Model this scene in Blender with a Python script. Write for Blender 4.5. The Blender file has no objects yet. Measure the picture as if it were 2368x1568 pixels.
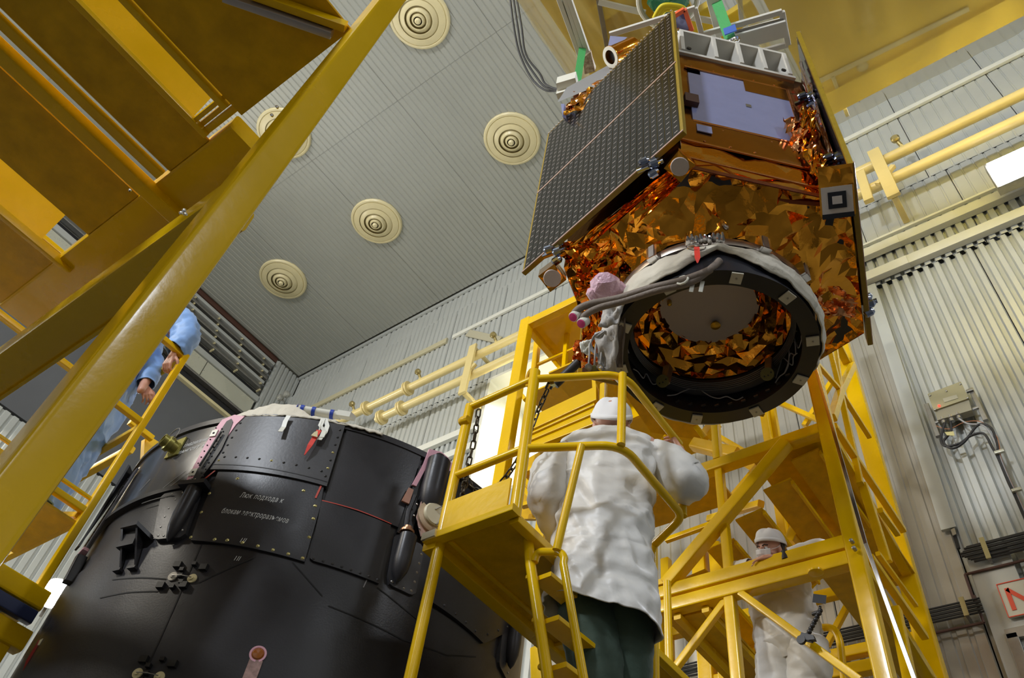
import bpy, bmesh, math, random
from mathutils import Vector, Matrix, noise
from mathutils.geometry import delaunay_2d_cdt
D = bpy.data
col = bpy.context.scene.collection
scn = bpy.context.scene
PI = math.pi
# The world origin is the lens; +Y runs towards the back wall, +Z is up, the hall floor lies at z = -1.6.
FLOOR = -1.6; CEIL = 13.83; WALL = 7.0; LEFT = -13.58; RIGHT = 9.0; FRONT = -9.0
F = 1894.5847
RC = ((0.80312748, 0.58407982, 0.11763081), (-0.38468569, 0.65910053, -0.64622242), (-0.454976, 0.47374809, 0.7540289))
RCM = Matrix(RC)
# ---------------------------------------------------------------- camera
cam = D.objects.new('camera', D.cameras.new('camera')); col.objects.link(cam)
cam.data.sensor_width = 36.0; cam.data.lens = 36.0*F/2368.0; cam.data.clip_start = 0.05; cam.data.clip_end = 200
cam.matrix_world = (Matrix(((1,0,0),(0,-1,0),(0,0,-1))) @ RCM).transposed().to_4x4()
scn.camera = cam
# ---------------------------------------------------------------- world, exposure
w = D.worlds.new('hall_world'); scn.world = w; w.use_nodes = True
w.node_tree.nodes['Background'].inputs[0].default_value = (0.5, 0.55, 0.6, 1); w.node_tree.nodes['Background'].inputs[1].default_value = 0.3
scn.view_settings.view_transform = 'Standard'; scn.view_settings.look = 'None'
scn.view_settings.gamma = 1; scn.view_settings.use_curve_mapping = False; scn.view_settings.exposure = EXPO = 0.0
# ---------------------------------------------------------------- unseen floodlights added at assumed spots around the hall (the ones on the walls seen in view have their own builders)
def area(name, loc, target, size, power, color=(1, 1, 1), sy=None):
    L = D.lights.new(name, 'AREA'); L.energy = power; L.color = color; L.shape = 'RECTANGLE'; L.size = size; L.size_y = sy or size
    o = D.objects.new(name, L); col.objects.link(o); o.location = loc
    o.rotation_euler = (Vector(target)-Vector(loc)).to_track_quat('-Z', 'Y').to_euler(); return o
WARM = (1.0, 0.93, 0.80); COOL = (0.88, 0.93, 1.0)
area('floodlight', (-9.0, -8.6, 9.5), (-5, 6, 6), 1.2, 700, WARM)
area('floodlight', (-2.5, -8.6, 9.5), (-2, 6, 6), 1.0, 900, COOL)
area('floodlight', (4.5, -8.6, 9.5), (-1, 6, 6), 1.2, 150, COOL)
area('floodlight', (8.6, 1.0, 10.0), (-4, 3, 4), 1.0, 170, COOL)
area('floodlight', (8.6, -5.0, 7.0), (-4, 3, 5), 1.2, 80, COOL)
area('floodlight', (-13.2, 1.5, 9.0), (-3, 3, 5), 1.8, 280, WARM)
area('floodlight', (-13.2, -5.5, 5.0), (-2, 3, 5), 1.6, 200, COOL)
# ---------------------------------------------------------------- pixel of the 2368 x 1568 frame -> point in the hall
def ray(px, py):
    d = Vector(((px-1184)/F, (py-784)/F, 1.0)); return (RCM.transposed() @ d).normalized()
def at(px, py, z=None, y=None, x=None, h=None):
    r = ray(px, py)
    if z is not None: return r*(z/r.z)
    if y is not None: return r*(y/r.y)
    if x is not None: return r*(x/r.x)
    return r*(h/math.hypot(r.x, r.y))
def atp(px, py, P0, n):
    r = ray(px, py); return r*(Vector(P0).dot(n)/r.dot(n))
# ---------------------------------------------------------------- materials
def mat(name, base, rough=0.5, metal=0.0, coat=0.0, var=0.0, vscale=3.0, bump=0.0, bscale=40.0, emit=None, estr=0.0, spec=0.5, alpha=1.0, trans=0.0, rvar=0.0, bumps2=None, var_col=None, sheen=0.0):
    m = D.materials.new(name); m.use_nodes = True; nt = m.node_tree; n = nt.nodes; b = n['Principled BSDF']
    b.inputs['Base Color'].default_value = (*base, 1); b.inputs['Roughness'].default_value = rough; b.inputs['Metallic'].default_value = metal
    b.inputs['Coat Weight'].default_value = coat; b.inputs['Coat Roughness'].default_value = 0.08; b.inputs['Specular IOR Level'].default_value = spec
    b.inputs['Alpha'].default_value = alpha; b.inputs['Transmission Weight'].default_value = trans
    if sheen: b.inputs['Sheen Weight'].default_value = sheen
    tc = n.new('ShaderNodeTexCoord')
    if var > 0 or rvar > 0:
        nz = n.new('ShaderNodeTexNoise'); nz.inputs['Scale'].default_value = vscale; nz.inputs['Detail'].default_value = 6; nz.inputs['Roughness'].default_value = .6
        nt.links.new(tc.outputs['Object'], nz.inputs['Vector'])
    if var > 0:
        mx = n.new('ShaderNodeMix'); mx.data_type = 'RGBA'
        dk = var_col or tuple(c*(1-var) for c in base)
        mx.inputs[6].default_value = (*dk, 1); mx.inputs[7].default_value = (*[min(1, c*(1+var*.5)) for c in base], 1)
        mr = n.new('ShaderNodeMapRange'); mr.inputs['From Min'].default_value = .3; mr.inputs['From Max'].default_value = .7
        nt.links.new(nz.outputs['Fac'], mr.inputs['Value']); nt.links.new(mr.outputs['Result'], mx.inputs[0]); nt.links.new(mx.outputs[2], b.inputs['Base Color'])
    if rvar > 0:
        mr2 = n.new('ShaderNodeMapRange'); mr2.inputs['From Min'].default_value = .3; mr2.inputs['From Max'].default_value = .7
        mr2.inputs['To Min'].default_value = max(0, rough-rvar); mr2.inputs['To Max'].default_value = min(1, rough+rvar)
        nt.links.new(nz.outputs['Fac'], mr2.inputs['Value']); nt.links.new(mr2.outputs['Result'], b.inputs['Roughness'])
    if bump > 0:
        nb = n.new('ShaderNodeTexNoise'); nb.inputs['Scale'].default_value = bscale; nb.inputs['Detail'].default_value = 4
        bp = n.new('ShaderNodeBump'); bp.inputs['Strength'].default_value = bump; bp.inputs['Distance'].default_value = .01
        nt.links.new(tc.outputs['Object'], nb.inputs['Vector']); nt.links.new(nb.outputs['Fac'], bp.inputs['Height']); nt.links.new(bp.outputs['Normal'], b.inputs['Normal'])
    if emit: b.inputs['Emission Color'].default_value = (*emit, 1); b.inputs['Emission Strength'].default_value = estr
    return m
YEL = mat('yellow_enamel', (0.86, 0.53, 0.0), .25, coat=.12, spec=.3, var=.12, vscale=2.0, bump=.06, bscale=25, rvar=.08)
YELW = mat('yellow_enamel_worn_shaded', (0.72, 0.42, 0.0), .36, coat=.05, spec=.25, var=.2, vscale=9, bump=.1, bscale=60)  # worn yellow, base darkened so deck undersides carry shade in their colour
CREAM = mat('cream_paint', (0.70, 0.62, 0.36), .35, var=.08)
CREAMP = mat('cream_pipe_paint', (0.74, 0.60, 0.26), .3, coat=.2, var=.06)
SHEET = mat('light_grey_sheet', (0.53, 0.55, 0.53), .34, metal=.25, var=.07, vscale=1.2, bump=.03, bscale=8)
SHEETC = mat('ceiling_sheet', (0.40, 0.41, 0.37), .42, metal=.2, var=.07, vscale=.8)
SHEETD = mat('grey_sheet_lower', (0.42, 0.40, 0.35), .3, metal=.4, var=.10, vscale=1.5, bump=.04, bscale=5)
GROOVE = mat('sheet_joint', (0.16, 0.14, 0.10), .6)
TRIMW = mat('white_trim', (0.72, 0.72, 0.64), .35, var=.05)
DOORG = mat('dark_grey_door', (0.115, 0.12, 0.13), .55, var=.12, vscale=.7, bump=.02, bscale=30)
ZINC = mat('zinc_plate', (0.72, 0.72, 0.60), .26, metal=.45, var=.1, vscale=1.0, rvar=.1, bump=.1, bscale=1.3)
STEEL = mat('bright_steel', (0.70, 0.70, 0.72), .18, metal=1.0, var=.1, vscale=12)
DSTEEL = mat('dull_steel', (0.36, 0.35, 0.33), .4, metal=.9, var=.15, vscale=10)
RUST = mat('brown_primer', (0.10, 0.045, 0.03), .6, var=.2)
BLACKR = mat('black_rubber', (0.018, 0.018, 0.02), .5)
FLOORM = mat('floor_epoxy', (0.09, 0.09, 0.085), .4, var=.15, vscale=.5)
LAMPM = mat('floodlight_glass', (1, 1, 1), .3, emit=(0.93, 0.96, 1.0), estr=60)
# ---------------------------------------------------------------- mesh helpers
WL = {}
def wl(o): return WL.get(o.name, Vector((0, 0, 0)))
def link_mesh(name, me, m, parent=None, center=True, smooth=None):
    if center and len(me.vertices):
        lo = Vector([min(v.co[i] for v in me.vertices) for i in range(3)]); hi = Vector([max(v.co[i] for v in me.vertices) for i in range(3)])
        c = (lo+hi)/2; me.transform(Matrix.Translation(-c))
    else: c = Vector((0, 0, 0))
    if m is not None:
        for mm in (m if isinstance(m, (list, tuple)) else [m]): me.materials.append(mm)
    if smooth == 'all':
        for p in me.polygons: p.use_smooth = True
    elif smooth == 'angle':
        for p in me.polygons: p.use_smooth = True
        me.set_sharp_from_angle(angle=math.radians(35))
    elif smooth == 'crease':
        for p in me.polygons: p.use_smooth = True
        me.set_sharp_from_angle(angle=math.radians(17))
    o = D.objects.new(name, me); col.objects.link(o)
    if parent is not None: o.parent = parent; o.location = c - wl(parent)
    else: o.location = c
    WL[o.name] = c.copy(); return o
class MB:
    def __init__(s): s.v = []; s.f = []; s.mi = []; s.cur = 0; s.wn = False
    def add(s, vs, fs):
        k = len(s.v); s.v += [Vector(v) for v in vs]; s.f += [tuple(i+k for i in f) for f in fs]; s.mi += [s.cur]*len(fs); return s
    def box(s, a, b):
        x0, y0, z0 = a; x1, y1, z1 = b
        return s.add([(x0,y0,z0),(x1,y0,z0),(x1,y1,z0),(x0,y1,z0),(x0,y0,z1),(x1,y0,z1),(x1,y1,z1),(x0,y1,z1)],
                     [(0,3,2,1),(4,5,6,7),(0,1,5,4),(1,2,6,5),(2,3,7,6),(3,0,4,7)])
    def obox(s, c, ax, ay, az, hx, hy, hz):
        c = Vector(c); P = [c+ax*(i*hx)+ay*(j*hy)+az*(k*hz) for k in (-1, 1) for (i, j) in ((-1,-1),(1,-1),(1,1),(-1,1))]
        return s.add(P, [(0,3,2,1),(4,5,6,7),(0,1,5,4),(1,2,6,5),(2,3,7,6),(3,0,4,7)])
    def bar(s, p0, p1, w, d=None, up=(0, 0, 1), r=None):
        # rectangular tube with rounded edges from p0 to p1: w across (side), d along 'up'
        s.wn = True; d = d or w; p0 = Vector(p0); p1 = Vector(p1); t = (p1-p0).normalized(); up = Vector(up)
        if abs(t.dot(up)) > .97: up = Vector((0, 1, 0))
        sx = t.cross(up).normalized(); uy = sx.cross(t).normalized()
        r = min(w, d)*.16 if r is None else r; a, b = w/2, d/2; prof = []
        for (cx, cy, a0) in ((a-r, b-r, 0), (-a+r, b-r, 90), (-a+r, -b+r, 180), (a-r, -b+r, 270)):
            for q in (0, 45, 90):
                an = math.radians(a0+q); prof.append((cx+r*math.cos(an), cy+r*math.sin(an)))
        n = len(prof); vs = [p+sx*x+uy*y for p in (p0, p1) for x, y in prof]
        fs = [(i, (i+1) % n, n+(i+1) % n, n+i) for i in range(n)]+[tuple(range(n-1, -1, -1)), tuple(range(n, 2*n))]
        return s.add(vs, fs)
    def tube(s, pts, r, n=10, caps=True, closed=False):
        pts = [Vector(p) for p in pts]; rs = r if isinstance(r, (list, tuple)) else [r]*len(pts); k = len(pts); vs = []; prev = None
        for i, p in enumerate(pts):
            a = pts[(i-1) % k] if (closed or i > 0) else p; b = pts[(i+1) % k] if (closed or i < k-1) else p
            t = (b-a); t = t.normalized() if t.length > 1e-9 else Vector((0, 0, 1))
            if prev is None:
                u = Vector((0, 0, 1)) if abs(t.z) < .9 else Vector((1, 0, 0)); u = (u-t*u.dot(t)).normalized()
            else: u = (prev-t*prev.dot(t)); u = u.normalized() if u.length > 1e-6 else prev
            prev = u; v = t.cross(u)
            vs += [p+(u*math.cos(2*PI*j/n)+v*math.sin(2*PI*j/n))*rs[i] for j in range(n)]
        fs = [(i*n+j, i*n+(j+1) % n, ((i+1) % k)*n+(j+1) % n, ((i+1) % k)*n+j) for i in range(k if closed else k-1) for j in range(n)]
        if caps and not closed: fs += [tuple(range(n-1, -1, -1)), tuple((k-1)*n+j for j in range(n))]
        return s.add(vs, fs)
    def lathe(s, c, axis, prof, n=24, caps=True):
        # prof: list of (radius, distance along axis)
        c = Vector(c); t = Vector(axis).normalized(); u = Vector((0, 0, 1)) if abs(t.z) < .9 else Vector((1, 0, 0)); u = (u-t*u.dot(t)).normalized(); v = t.cross(u)
        vs = [c+t*hh+(u*math.cos(2*PI*j/n)+v*math.sin(2*PI*j/n))*rr for rr, hh in prof for j in range(n)]; k = len(prof)
        fs = [(i*n+j, i*n+(j+1) % n, (i+1)*n+(j+1) % n, (i+1)*n+j) for i in range(k-1) for j in range(n)]
        if caps: fs += [tuple(range(n-1, -1, -1)), tuple((k-1)*n+j for j in range(n))]
        return s.add(vs, fs)
    def poly(s, pts, off):
        # flat polygon extruded by the vector off
        pts = [Vector(p) for p in pts]; off = Vector(off); n = len(pts)
        return s.add(pts+[p+off for p in pts], [tuple(range(n-1, -1, -1)), tuple(range(n, 2*n))]+[(i, (i+1) % n, n+(i+1) % n, n+i) for i in range(n)])
    def grid(s, fn, nu, nv, thick=None):
        vs = [fn(i/nu, j/nv) for j in range(nv+1) for i in range(nu+1)]; W = nu+1
        fs = [(j*W+i, j*W+i+1, (j+1)*W+i+1, (j+1)*W+i) for j in range(nv) for i in range(nu)]
        return s.add(vs, fs)
    def build(s, name, m, parent=None, smooth='angle'):
        me = D.meshes.new(name); me.from_pydata([tuple(v) for v in s.v], [], s.f); me.update()
        if any(s.mi): me.polygons.foreach_set('material_index', s.mi)
        bm = bmesh.new(); bm.from_mesh(me); bmesh.ops.recalc_face_normals(bm, faces=bm.faces); bm.to_mesh(me); bm.free()
        o = link_mesh(name, me, m, parent, smooth=smooth)
        if s.wn and smooth == 'angle': o.modifiers.new('weighted_normals', 'WEIGHTED_NORMAL').keep_sharp = True
        return o
def tag(o, label=None, cat=None, group=None, kind=None):
    if label: o['label'] = label
    if cat: o['category'] = cat
    if group: o['group'] = group
    if kind: o['kind'] = kind
    return o
def thing(name, label, cat, loc=(0, 0, 0), group=None, kind=None):
    o = D.objects.new(name, None); o.empty_display_size = .1; col.objects.link(o); o.location = loc; WL[o.name] = Vector(loc); return tag(o, label, cat, group, kind)
def dup(o, name, loc, parent, m=None):
    c = o.copy(); c.name = name; col.objects.link(c); c.parent = parent; c.location = Vector(loc)-(wl(parent) if parent else Vector()); WL[c.name] = Vector(loc); return c
def bars(name, lst, m, parent, **k):
    for q in lst: MB().bar(*q, **k).build(name, m, parent)
def solid(o, t, offset=-1):
    md = o.modifiers.new('thickness', 'SOLIDIFY'); md.thickness = t; md.offset = offset; return o
# ================================================================ THE SETTING
def corr(name, o, u, v, nrm, L, H, pitch, depth, m, parent, flat=.55, slope=.12):
    """corrugated metal sheet: ribs run along v, repeat along u; proud by depth along nrm"""
    o = Vector(o); u = Vector(u); v = Vector(v); nrm = Vector(nrm); n = max(1, round(L/pitch)); p = L/n; pr = []
    for i in range(n):
        b = i*p; pr += [(b, 0), (b+p*(1-flat-2*slope), 0), (b+p*(1-flat-slope), depth), (b+p*(1-slope), depth)]
    pr.append((L, 0)); k = len(pr)
    mb = MB(); mb.add([o+u*a+nrm*d+v*hh for hh in (0, H) for a, d in pr], [(i, i+1, k+i+1, k+i) for i in range(k-1)])
    return mb.build(name, m, parent, smooth=None)
X = Vector((1, 0, 0)); Y = Vector((0, 1, 0)); Z = Vector((0, 0, 1))
def S(name, mb, m, smooth='angle'): return tag(mb.build(name, m, None, smooth), kind='structure')
S('floor', MB().box((LEFT-.4, FRONT-.2, FLOOR-.2), (RIGHT+.2, WALL+1.4, FLOOR)), FLOORM)
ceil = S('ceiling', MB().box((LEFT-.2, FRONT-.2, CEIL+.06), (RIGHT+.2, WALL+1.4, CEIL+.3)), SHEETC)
S('wall_front', MB().box((LEFT-.2, FRONT-.2, FLOOR), (RIGHT+.2, FRONT, CEIL)), SHEETD)
S('wall_right', MB().box((RIGHT, FRONT, FLOOR), (RIGHT+.2, WALL+1.2, CEIL)), SHEETD)
wb = S('wall_back', MB().box((LEFT-.2, WALL+1.1, FLOOR), (RIGHT+.2, WALL+1.3, CEIL+.1)), SHEET)
# ceiling sheets: ribs along Y, narrow joints between them
SX = 2.26
base = None
for i in range(10):
    for j in range(4):
        x0 = LEFT+i*SX; y0 = FRONT+j*4.0
        if base is None:
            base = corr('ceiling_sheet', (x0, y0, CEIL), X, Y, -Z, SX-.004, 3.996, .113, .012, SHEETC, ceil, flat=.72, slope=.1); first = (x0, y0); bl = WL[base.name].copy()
        else: dup(base, 'ceiling_sheet', bl+Vector((x0-first[0], y0-first[1], 0)), ceil)
# back wall: sheets in bands (z0, z1, x0, x1, y, pitch, depth)
def band(z0, z1, x0, x1, y, n, pitch, depth, m=SHEET, flat=.55, slope=.12):
    w_ = (x1-x0)/n
    b0 = corr('wall_sheet', (x0, y, z0), X, Z, -Y, w_-.008, z1-z0-.01, pitch, depth, m, wb, flat, slope); l0 = WL[b0.name].copy()
    for i in range(1, n): dup(b0, 'wall_sheet', l0+Vector((i*w_, 0, 0)), wb)
band(13.07, CEIL, LEFT, RIGHT, WALL+.10, 15, .15, .02)
band(10.3, 13.07, LEFT, -7.1, WALL+.02, 5, .13, .022)
band(10.3, 13.07, -7.1, RIGHT, WALL+.02, 13, .16, .012, flat=.8, slope=.05)
band(9.15, 10.3, LEFT, -7.12, WALL+.02, 5, .13, .022); band(9.15, 10.3, -5.5, RIGHT, WALL+.02, 12, .16, .012, flat=.8, slope=.05)
band(8.6, 9.15, LEFT, -7.12, WALL+.04, 5, .12, .04); band(8.6, 9.15, -5.5, RIGHT, WALL+.04, 12, .12, .04)
band(FLOOR, 8.6, LEFT, -7.12, WALL+.02, 5, .12, .03); band(FLOOR, 7.5, -7.12, -5.5, WALL+.02, 1, .12, .03)
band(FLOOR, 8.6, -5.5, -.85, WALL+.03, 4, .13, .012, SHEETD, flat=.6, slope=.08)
band(FLOOR, 8.6, -.85, RIGHT, WALL+.06, 8, .122, .055, SHEET, flat=.42, slope=.13)
# niche with the bright reveal behind the scaffold
n1 = thing('window_1', None, None, (-6.3, WALL+.5, 8.8), kind='structure')
MB().box((-7.12, WALL, 7.5), (-7.06, WALL+1.05, 10.3)).build('reveal_side', TRIMW, n1); MB().box((-5.56, WALL, 7.5), (-5.5, WALL+1.05, 10.3)).build('reveal_side', TRIMW, n1)
MB().box((-7.06, WALL, 10.24), (-5.56, WALL+1.05, 10.3)).build('reveal_head', TRIMW, n1); MB().box((-7.06, WALL, 7.5), (-5.56, WALL+1.05, 7.56)).build('sill', TRIMW, n1)
corr('back_sheet', (-7.06, WALL+1.0, 7.56), X, Z, -Y, 1.5, 2.68, .25, .02, TRIMW, n1, flat=.85, slope=.05)
area('niche_lamp', (-6.25, WALL+.15, 9.6), (-6.6, WALL+1, 8.3), .5, 60, WARM)
# horizontal trims on the back wall
def trim(n, x0, x1, z0, z1, y, m=TRIMW, t=.05): return tag(MB().bar((x0, y-t/2, (z0+z1)/2), (x1, y-t/2, (z0+z1)/2), t, z1-z0, r=.008).build('trim_%d' % n, m), kind='structure')
trim(1, LEFT, RIGHT, CEIL-.09, CEIL-.01, WALL+.08, SHEET)
trim(2, LEFT+.3, -8.45, 12.03, 12.17, WALL, mat('tan_trim', (0.50, 0.46, 0.30), .4))
trim(3, -8.3, RIGHT, 12.06, 12.16, WALL+.0)
trim(4, LEFT, -7.12, 9.06, 9.2, WALL, TRIMW, .08); trim(5, LEFT, -7.12, 8.62, 8.76, WALL, TRIMW, .08)
trim(6, -3.2, RIGHT, 9.42, 9.46, WALL+.01)
for k, (x0, x1) in enumerate(((-4.6, -1.45), (-1.42, -.30), (-.33, RIGHT))):
    zo = (-.06, 0, .02)[k]
    trim(7+2*k, x0, x1, 9.1+zo, 9.26+zo, WALL-.02*(k == 1), TRIMW, .09); trim(8+2*k, x0, x1, 8.64+zo, 8.80+zo, WALL-.02*(k == 1), TRIMW, .09)
for n, x0 in enumerate((-.93,)):
    tag(MB().bar((-.86, WALL-.03, 4.95), (-.80, WALL-.03, 8.6), .13, .04, up=(0, 1, 0), r=.006).build('trim_20', SHEET), kind='structure')
tag(MB().bar((-.64, WALL-.02, FLOOR), (-.64, WALL-.02, 4.62), .34, .05, up=(0, 1, 0), r=.006).build('trim_21', SHEET), kind='structure')
tag(MB().bar((-7.9, WALL-.02, 12.0), (-7.0, WALL-.02, 11.25), .16, .03, up=(0, 1, 0), r=.005).build('trim_22', mat('tan_strip', (0.45, 0.42, 0.30), .4)), kind='structure')
# end wall (left): channels, sheet fascia, dark sliding door
wlft = S('wall_left', MB().box((LEFT-.4, FRONT, FLOOR), (LEFT-.2, WALL+1.2, CEIL+.1)), SHEET)
b0 = corr('wall_sheet', (LEFT-.05, 6.35, 8.8), Y, Z, X, .75, 5.0, .13, .03, SHEET, wlft)
MB().box((LEFT-.2, -6, 13.72), (LEFT-.05, 6.35, 13.86)).build('primer_beam', RUST, wlft)
zz = 13.58
for i in range(6):
    MB().bar((LEFT-.06, -6, zz-i*.165), (LEFT-.06, 6.30-(i % 3)*.03, zz-i*.165), .16, .085, r=.02).build('channel', (DSTEEL if i % 2 else SHEET), wlft)
    MB().box((LEFT-.2, -6, zz-i*.165-.09), (LEFT-.15, 6.28, zz-i*.165-.045)).build('slot', BLACKR, wlft)
    for yy in (3.9, 4.6, 5.3, 6.0): MB().box((LEFT-.13, yy+i*.05, zz-i*.165-.08), (LEFT+.0, yy+i*.05+.03, zz-i*.165-.045)).build('clip', CREAM, wlft)
MB().box((LEFT-.16, -6, 12.38), (LEFT-.02, 6.34, 12.52)).build('channel', SHEET, wlft)
for y0, y1 in ((-6, -1.9), (-1.88, 1.5), (1.52, 4.9), (4.92, 6.3)): MB().box((LEFT-.12, y0, 11.86), (LEFT-.06, y1, 12.36)).build('fascia_sheet', ZINC, wlft)
MB().bar((LEFT-.05, -6, 11.84), (LEFT-.05, 6.34, 11.84), .14, .06).build('channel', DSTEEL, wlft)
MB().box((LEFT-.2, -6, 11.55), (LEFT-.12, 6.34, 11.8)).build('shadow_slot', BLACKR, wlft)
MB().bar((LEFT-.02, -6, 11.5), (LEFT-.02, 6.34, 11.5), .16, .07).build('channel', CREAM, wlft)
door = tag(MB().box((LEFT-.16, -6, 8.7), (LEFT-.04, 6.34, 11.46)).build('door_1', DOORG), kind='structure')
b1 = corr('wall_sheet', (LEFT-.06, -6, FLOOR), Y, Z, X, 12.3, 10.25, .16, .035, SHEET, wlft)
# air diffusers in the ceiling
def diffuser(x, y, label):
    t = thing('air_diffuser', label, 'diffuser', (x, y, CEIL-.1), group='round ceiling air diffusers'); c = Vector((x, y, CEIL))
    dn = Vector((0, 0, -1)); R = .53
    MB().lathe(c, dn, [(R, 0), (R, .03), (R-.02, .055), (R-.05, .06), (R-.07, .04), (R-.07, .0)], 40).build('flange', CREAM, t)
    for k, (ro, ri, h0) in enumerate(((.47, .345, .085), (.355, .24, .115), (.25, .145, .14), (.155, .075, .16))):
        MB().lathe(c, dn, [(ro, .035), (ro-.01, .06), (ri+.02, h0), (ri, h0), (ri, h0-.01), (ro-.02, .045)], 36, caps=False).build('cone', CREAM, t)
    MB().lathe(c, dn, [(.0, .10), (.05, .10), (.055, .17), (.03, .2), (0, .2)], 20, caps=False).build('centre_knob', CREAM, t)
    MB().lathe(c, dn, [(R-.06, .03), (.09, .03)], 32, caps=False).build('backplate', CREAM, t); MB().lathe(c, dn, [(.12, .05), (0, .05)], 20, caps=False).build('throat', BLACKR, t)
diffuser(-11.71, 4.72, 'round cream ceiling air diffuser nearest the corner of the room')
diffuser(-8.89, 4.72, 'round cream ceiling air diffuser second from the corner of the room')
diffuser(-5.47, 4.74, 'round cream ceiling air diffuser closest to the solar panel')
diffuser(-5.49, 2.08, 'round cream ceiling air diffuser at the top edge of the picture')
diffuser(-9.10, 2.28, 'round cream ceiling air diffuser mostly hidden behind the thick yellow post')
# pipes along the back wall
PY = WALL-.35
def wallpipe(name, x0, x1, zc, label):
    t = thing(name, label, 'pipe', ((x0+x1)/2, PY, zc)); MB().tube([(x0, PY, zc), (x1, PY, zc)], .075, 16).build('pipe_run', CREAMP, t); return t
pL1 = at(848, 943, y=PY); pL2 = at(1213, 763, y=PY); zu = (pL1.z+pL2.z)/2-.05
lo1 = at(1000, 915, y=PY); zl = at(1130, 850, y=PY).z
def flange(t, x, zc):
    MB().lathe((x-.03, PY, zc), X, [(.135, 0), (.14, .01), (.14, .025), (.135, .035)], 20).build('flange', CREAMP, t)
    MB().lathe((x+.02, PY, zc), X, [(.135, 0), (.14, .01), (.14, .025), (.135, .035)], 20).build('flange', CREAMP, t)
up = wallpipe('wall_pipe', -13.2, RIGHT, zu, 'cream upper pipe running along the corrugated back wall')
lo = wallpipe('wall_pipe', at(1090-0, 872, y=PY).x*0+at(880, 965, y=PY).x, RIGHT, zl, 'cream lower pipe with end flange beneath its twin')
fx = [at(940, 905, y=PY).x, at(845, 950, y=PY).x]
for x in fx: flange(up, x, zu)
for x in (at(885, 955, y=PY).x, at(930, 935, y=PY).x): flange(lo, x, zl)
MB().tube([(at(880, 965, y=PY).x-.02, PY, zl), (at(880, 965, y=PY).x-.1, PY, zl)], .06, 14).build('end_cap', CREAMP, lo)
def bracket(x, label):
    t = thing('pipe_bracket', label, 'bracket', (x, PY, zl), group='cross shaped pipe brackets')
    MB().bar((x, PY-.12, zl-.55), (x, PY-.12, zu+.16), .16, .05, up=(0, 1, 0)).build('upright', CREAMP, t)
    MB().bar((x-.12, PY-.1, zl-.12), (x+.14, PY-.1, zl+.12), .07, .06, up=(0, 1, 0)).build('cross_arm', CREAMP, t)
    MB().bar((x, PY-.08, zl-.5), (x, WALL, zl-.5), .08, .08).build('wall_arm', CREAMP, t); MB().bar((x, PY-.08, zu+.13), (x, WALL, zu+.13), .06, .06).build('wall_arm', CREAMP, t)
bracket(at(1095, 850, y=PY).x, 'cream cross bracket holding the two pipes left of the satellite')
bracket(at(2032, 375, y=PY).x, 'cream bracket holding the two pipes right of the satellite')
MB().bar(at(1990, 400, y=PY-.1), at(2010, 465, y=PY-.1), .12, .07, up=(0, 1, 0)).build('strut', CREAMP, D.objects['pipe_bracket.001'])
def gauge(px, py, label):
    p = at(px, py, y=PY); t = thing('pipe_nozzle', label, 'nozzle', p, group='brass spray nozzles on the upper pipe')
    MB().tube([(p.x+.07, PY, zu+.05), (p.x+.05, PY, zu+.16)], .025, 10).build('stem', CREAMP, t)
    BR = mat('brass_nozzle', (0.45, 0.36, 0.15), .35, metal=.8)
    MB().tube([(p.x+.05, PY-.0, zu+.16), (p.x+.02, PY-.05, zu+.28)], .028, 10).build('elbow', BR, t)
    MB().lathe((p.x+.02, PY-.03, zu+.28), (0, -1, -.25), [(.05, 0), (.06, .02), (.06, .06), (.04, .08)], 14).build('head', BR, t)
gauge(812, 955, 'brass nozzle on the cream pipe, nearest the room corner'); gauge(967, 875, 'brass nozzle on the cream pipe, above the twin flanges')
gauge(1143, 785, 'brass nozzle on the cream pipe, next to the yellow cabin'); gauge(2065, 320, 'brass nozzle on the cream pipe to the right of the satellite')
# conduit clip rail & two ball lamps in the corner
t = thing('corner_lamp', 'pair of small round glass lamps in the room corner', 'lamp', (-13.0, 6.6, 12.3))
for px, py in ((648, 920), (663, 912)):
    p = at(px, py, y=6.5); MB().lathe(p, (0, -1, -.5), [(.0, -.07), (.06, -.06), (.085, 0), (.07, .05), (.03, .07)], 14).build('lamp_head', mat('frosted_glass', (.4, .4, .36), .15, metal=.3), t)
MB().bar(at(655, 925, y=6.5), at(655, 925, y=WALL+.02), .03).build('arm', DSTEEL, t)
# floodlights seen in the frame
def flood(name, p, nrm, w_, h_, power, label, color=COOL, est=LAMPM):
    t = thing(name, label, 'floodlight', p); n = Vector(nrm).normalized(); sx = n.cross(Z).normalized(); uy = sx.cross(n).normalized()
    (MB().lathe(Vector(p)-n*.16, n, [(w_*.3, 0), (w_/2+.02, .1), (w_/2+.02, .15)], 24) if 'round' in label else MB().obox(Vector(p)-n*.09, sx, uy, n, w_/2+.03, h_/2+.03, .07)).build('housing', DSTEEL, t)
    g = (MB().lathe(Vector(p)-n*.02, n, [(w_/2, 0), (w_/2, .03), (0, .035)], 28, caps=False) if 'round' in label else MB().obox(Vector(p)-n*.01, sx, uy, n, w_/2, h_/2, .012)).build('glass', est, t)
    MB().bar(Vector(p)-n*.16, Vector(p)-n*.16-uy*(h_*.8), .05).build('yoke', DSTEEL, t)
    area('flood_beam', Vector(p)+n*.04, Vector(p)+n*3, w_, power, color, h_).data.shape = 'ELLIPSE' if 'round' in label else 'RECTANGLE'; return t
flood('wall_floodlight', at(2362, 372, y=WALL-.45), (0, -1, -.12), .62, .40, 330, 'glaring square floodlight fixed to the back wall near the pipes', (.78, .82, 1.0))
flood('wall_floodlight', at(126, 1372, x=LEFT+.6), (.85, -.3, -.35), .42, .46, 150, 'small glaring round looking floodlight low on the end wall')
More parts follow.
